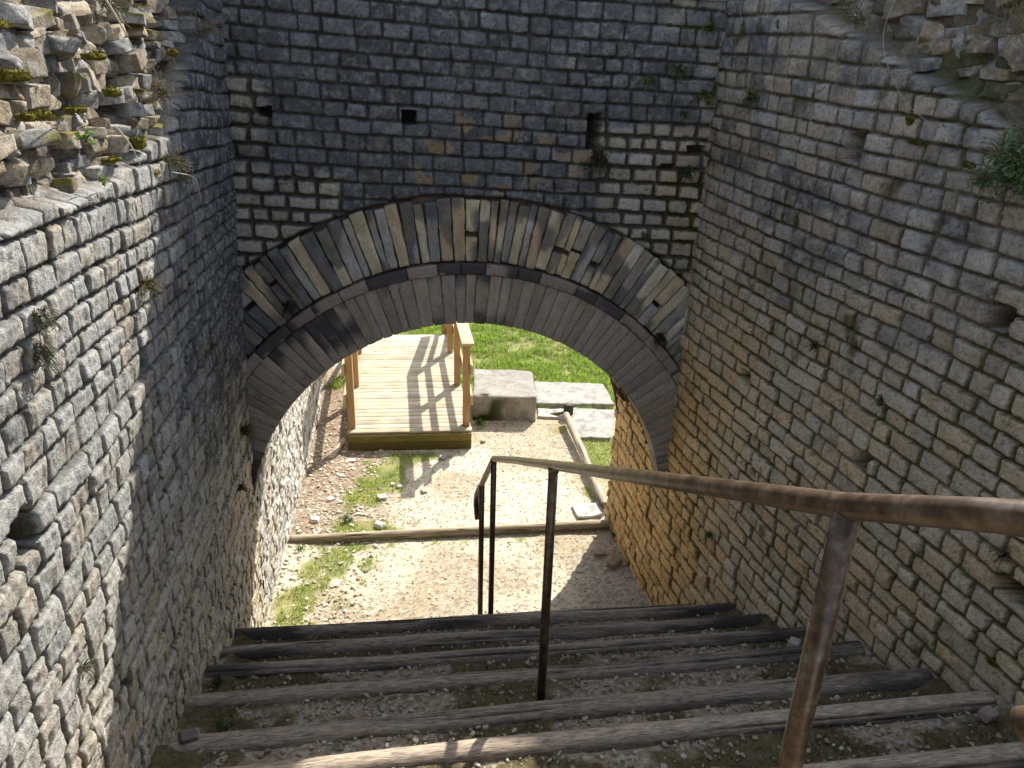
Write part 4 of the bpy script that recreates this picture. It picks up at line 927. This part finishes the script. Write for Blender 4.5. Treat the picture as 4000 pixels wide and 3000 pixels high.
plant('wall_plant', on_right(2.80, 2.22), 20, .03, [(.03, .05, .015), (.05, .08, .02)], 'dark sprig in a joint right of the wall centre', seed=20, nrm=(-1, 0, 0), dry=16)
plant('wall_plant', on_right(2.15, 1.95), 10, .045, [(.05, .03, .02), (.06, .04, .02)], 'withered hanging stems under a hole in the right wall', seed=21, nrm=(-1, 0, -.3), dry=24, droop=.8)
plant('wall_plant', on_right(3.75, .95), 34, .04, GR, 'green moss tuft low on the right wall near the steps', seed=22, nrm=(-1, 0, 0))
plant('wall_plant', on_left(3.72, 1.55), 40, .05, [(.08, .05, .02), (.10, .08, .02)], 'brown withered tuft beside the left foot of the arch', seed=23, nrm=(1, 0, 0), dry=25)
plant('ground_weed', (-.99, 2.02, 1.20), 26, .06, [(.04, .06, .015), (.07, .11, .03)], 'green weed at the left end of a tread by the wall', 'weed', seed=24, nrm=(0, 0, 1), leafw=.2, group='weeds on the ground')
plant('ground_weed', (-1.56, 4.82, .02), 14, .04, [(.10, .16, .04), (.2, .27, .10)], 'weed at the foot of the sunny left wall before the cross log', 'weed', seed=25, nrm=(0, 0, 1), leafw=.4, group='weeds on the ground')
plant('ground_weed', (-1.30, 5.25, .02), 30, .05, [(.14, .22, .08), (.26, .34, .18)], 'pale green rosette weed just past the cross log', 'weed', seed=26, nrm=(0, 0, 1), leafw=.4, group='weeds on the ground')
plant('ground_weed', (-.32, 7.12, .02), 24, .06, [(.10, .2, .03), (.2, .3, .06)], 'leafy weed at the foot of the big stone block', 'weed', seed=27, nrm=(0, 0, 1), leafw=.4, group='weeds on the ground')
plant('ground_weed', (.84, 5.12, .02), 30, .05, [(.06, .10, .02), (.1, .16, .04)], 'dark weed at the foot of the right passage wall by the cross log', 'weed', seed=28, nrm=(0, 0, 1), leafw=.2, group='weeds on the ground')
plant('wall_fern', on_front(2.30, 3.36, .0), 22, .06, GR, 'low fern right of the tall putlog hole, above the pale courses', 'fern', seed=31, nrm=(0, -1, 0), leafw=.2, droop=.5, dry=8)
plant('wall_fern', on_front(2.56, 2.90, .0), 40, .06, [(.03, .045, .012), (.06, .09, .02)], 'dark fern in the corner between the two walls at the height of the putlog holes', 'fern', seed=32, nrm=(-.2, -1, 0), leafw=.2, droop=.6, dry=10)
plant('wall_fern', on_front(.07, 3.05, .01), 40, .055, [(.03, .04, .012), (.05, .07, .02)], 'dark fern in the left corner of the arched wall', 'fern', seed=33, nrm=(.2, -1, 0), leafw=.2, droop=.6, dry=14)
plant('wall_fern', on_front(2.35, 2.55, .0), 22, .045, GR, 'green tuft just above the right haunch of the arch', 'fern', seed=34, nrm=(0, -1, 0), leafw=.2, droop=.4)
plant('wall_plant', on_right(3.95, 3.3, .02), 40, .07, [(.03, .045, .012), (.06, .09, .02)], 'dark trailing plant at the top end of the right wall beside the corner', seed=35, nrm=(-1, -.3, 0), leafw=.16, droop=.8, dry=40)
plant('dry_tuft', on_right(3.3, 3.62, .04), 14, .08, GR, 'dry grass tuft on the broken top of the right wall', 'grass tuft', seed=36, nrm=(-1, 0, .3), dry=50, leafw=.1)
plant('dry_tuft', on_left(2.55, 3.30, .03), 20, .055, PALE, 'dry greyish tuft in the middle of the left rubble', 'grass tuft', seed=37, nrm=(1, 0, .3), dry=50, leafw=.12)
plant('dry_tuft', on_left(2.15, 3.52, .03), 14, .06, PALE, 'dry tuft near the top of the left rubble', 'grass tuft', seed=38, nrm=(1, 0, .3), dry=50, leafw=.12)
plant('dry_tuft', on_left(2.62, 3.08, .03), 20, .05, [(.14, .15, .03), (.24, .22, .06)], 'yellow-green tuft at the lower edge of the left rubble', 'grass tuft', seed=39, nrm=(1, 0, .3), dry=24, leafw=.12)
plant('wall_plant', on_left(3.45, 1.35), 40, .05, [(.03, .045, .012), (.07, .08, .02)], 'dark green tuft low on the shaded left wall by the steps', seed=40, nrm=(1, 0, 0), leafw=.16)
plant('ground_weed', (-1.17, 2.42, 1.03), 30, .05, [(.04, .06, .015), (.09, .12, .03)], 'small weed at the left end of the third tread, against the wall', 'weed', seed=41, nrm=(0, 0, 1), leafw=.2, group='weeds on the ground')
plant('ground_weed', (1.42, 2.66, 1.02), 26, .045, [(.04, .06, .015), (.09, .13, .03)], 'small weed at the right end of a tread behind the near post', 'weed', seed=42, nrm=(0, 0, 1), leafw=.25, group='weeds on the ground')
# dry stems
def stem(pts, r, label, col=(.62, .56, .44)):
    b = Bag(); P = catmull(pts, 6); c = P[0].copy(); tube(b, [p-c for p in P], [r*(1-.5*i/len(P)) for i in range(len(P))], col, 6)
    o = b.build('dry_twig', M_DRY); o.location = c; tag(o, label, 'dry stem', 'dry stems on the walls')
def L_(y, z, d): return (float(left_x(y, z))+d, y, z)
stem([L_(1.72, 3.58, .10), L_(1.85, 3.53, .11), L_(2.05, 3.45, .10)], .0035, 'thick pale dry stalk across the top of the left rubble')
stem([L_(2.0, 3.24, .06), L_(2.07, 3.19, .07), L_(2.14, 3.13, .07)], .0022, 'short dry stalk in the middle of the left rubble')
stem([L_(2.55, 3.06, .05), L_(2.7, 3.02, .09), L_(2.8, 2.93, .08)], .0018, 'curved dry stalk at the lower edge of the left rubble')
def R_(y, z, d): return (float(right_x(y, z))-d, y, z)
stem([R_(2.95, 3.86, .05), R_(3.10, 3.68, .06), R_(3.12, 3.52, .06), R_(2.98, 3.34, .05), R_(2.78, 3.24, .05)], .0016, 'long thin curved creeper stem high on the right wall', (.32, .33, .30))
# moss cushions in the rubble
def cushions(name, fn, spots, parent, cols, seed, sx):
    bag = Bag(); rs = np.random.RandomState(seed)
    for (y, z, a, b_) in spots:
        a *= 1.15; b_ *= .45
        P, Q = rock((.016, a*.8, b_*.8), rs.randint(9999), 0, .35, 7, .9); P = P+P*.3*fbm3(P*90, 4, 2)[:, None]
        ctr = np.array(fn(y, z, -.012)); bag.add(P+ctr, Q, pal(vn3(P*120, 3), cols)*.7)
        n = int(220*(a/.04)); d = rs.normal(size=(n, 3)); d /= np.linalg.norm(d, axis=1, keepdims=True); d[:, 0] = np.abs(d[:, 0])*sx
        pos = ctr+d*np.array([.016, a*.9, b_*.9])*(.8+.5*rs.rand(n, 1)**2); up = d*.8+np.array([0, 0, .6]); up /= np.linalg.norm(up, axis=1, keepdims=True)
        V, Q2, T2, C2 = blades(pos, rs.uniform(.004, .010, n), rs.uniform(.0025, .005, n), pal(rs.rand(n), cols), rs, .8, up=up)
        bag.add(V, Q2, C2, T2)
    return adopt(bag.build(name, M_MOSS), parent)
YM = [(.07, .065, .01), (.17, .15, .02), (.24, .20, .03)]
cushions('moss_cushion', lambda y, z, d: L_(y, z, d), [(1.55, 3.45, .05, .02), (1.62, 3.36, .045, .03), (1.70, 3.28, .05, .02), (2.12, 3.40, .04, .022), (2.22, 3.31, .028, .028), (1.93, 3.28, .03, .018), (2.42, 3.16, .03, .05), (2.50, 3.06, .05, .02), (2.95, 3.42, .02, .03), (2.15, 3.14, .03, .016), (2.75, 3.72, .04, .015)], LW, YM, 3, 1)
cushions('moss_cushion', lambda y, z, d: R_(y, z, d), [(2.40, 3.46, .06, .025), (2.28, 3.38, .06, .03), (2.22, 3.33, .05, .02), (3.0, 3.26, .03, .05), (2.95, 3.19, .06, .012), (2.70, 3.14, .03, .03), (3.25, 3.74, .05, .02), (3.9, 3.62, .04, .05), (2.5, 3.86, .05, .03), (2.1, 1.55, .02, .03)], RW, [(.05, .05, .01), (.11, .10, .015), (.15, .12, .02)], 4, -1)
print('verts', sum(len(o.data.vertices) for o in COL.objects if o.type == 'MESH'))
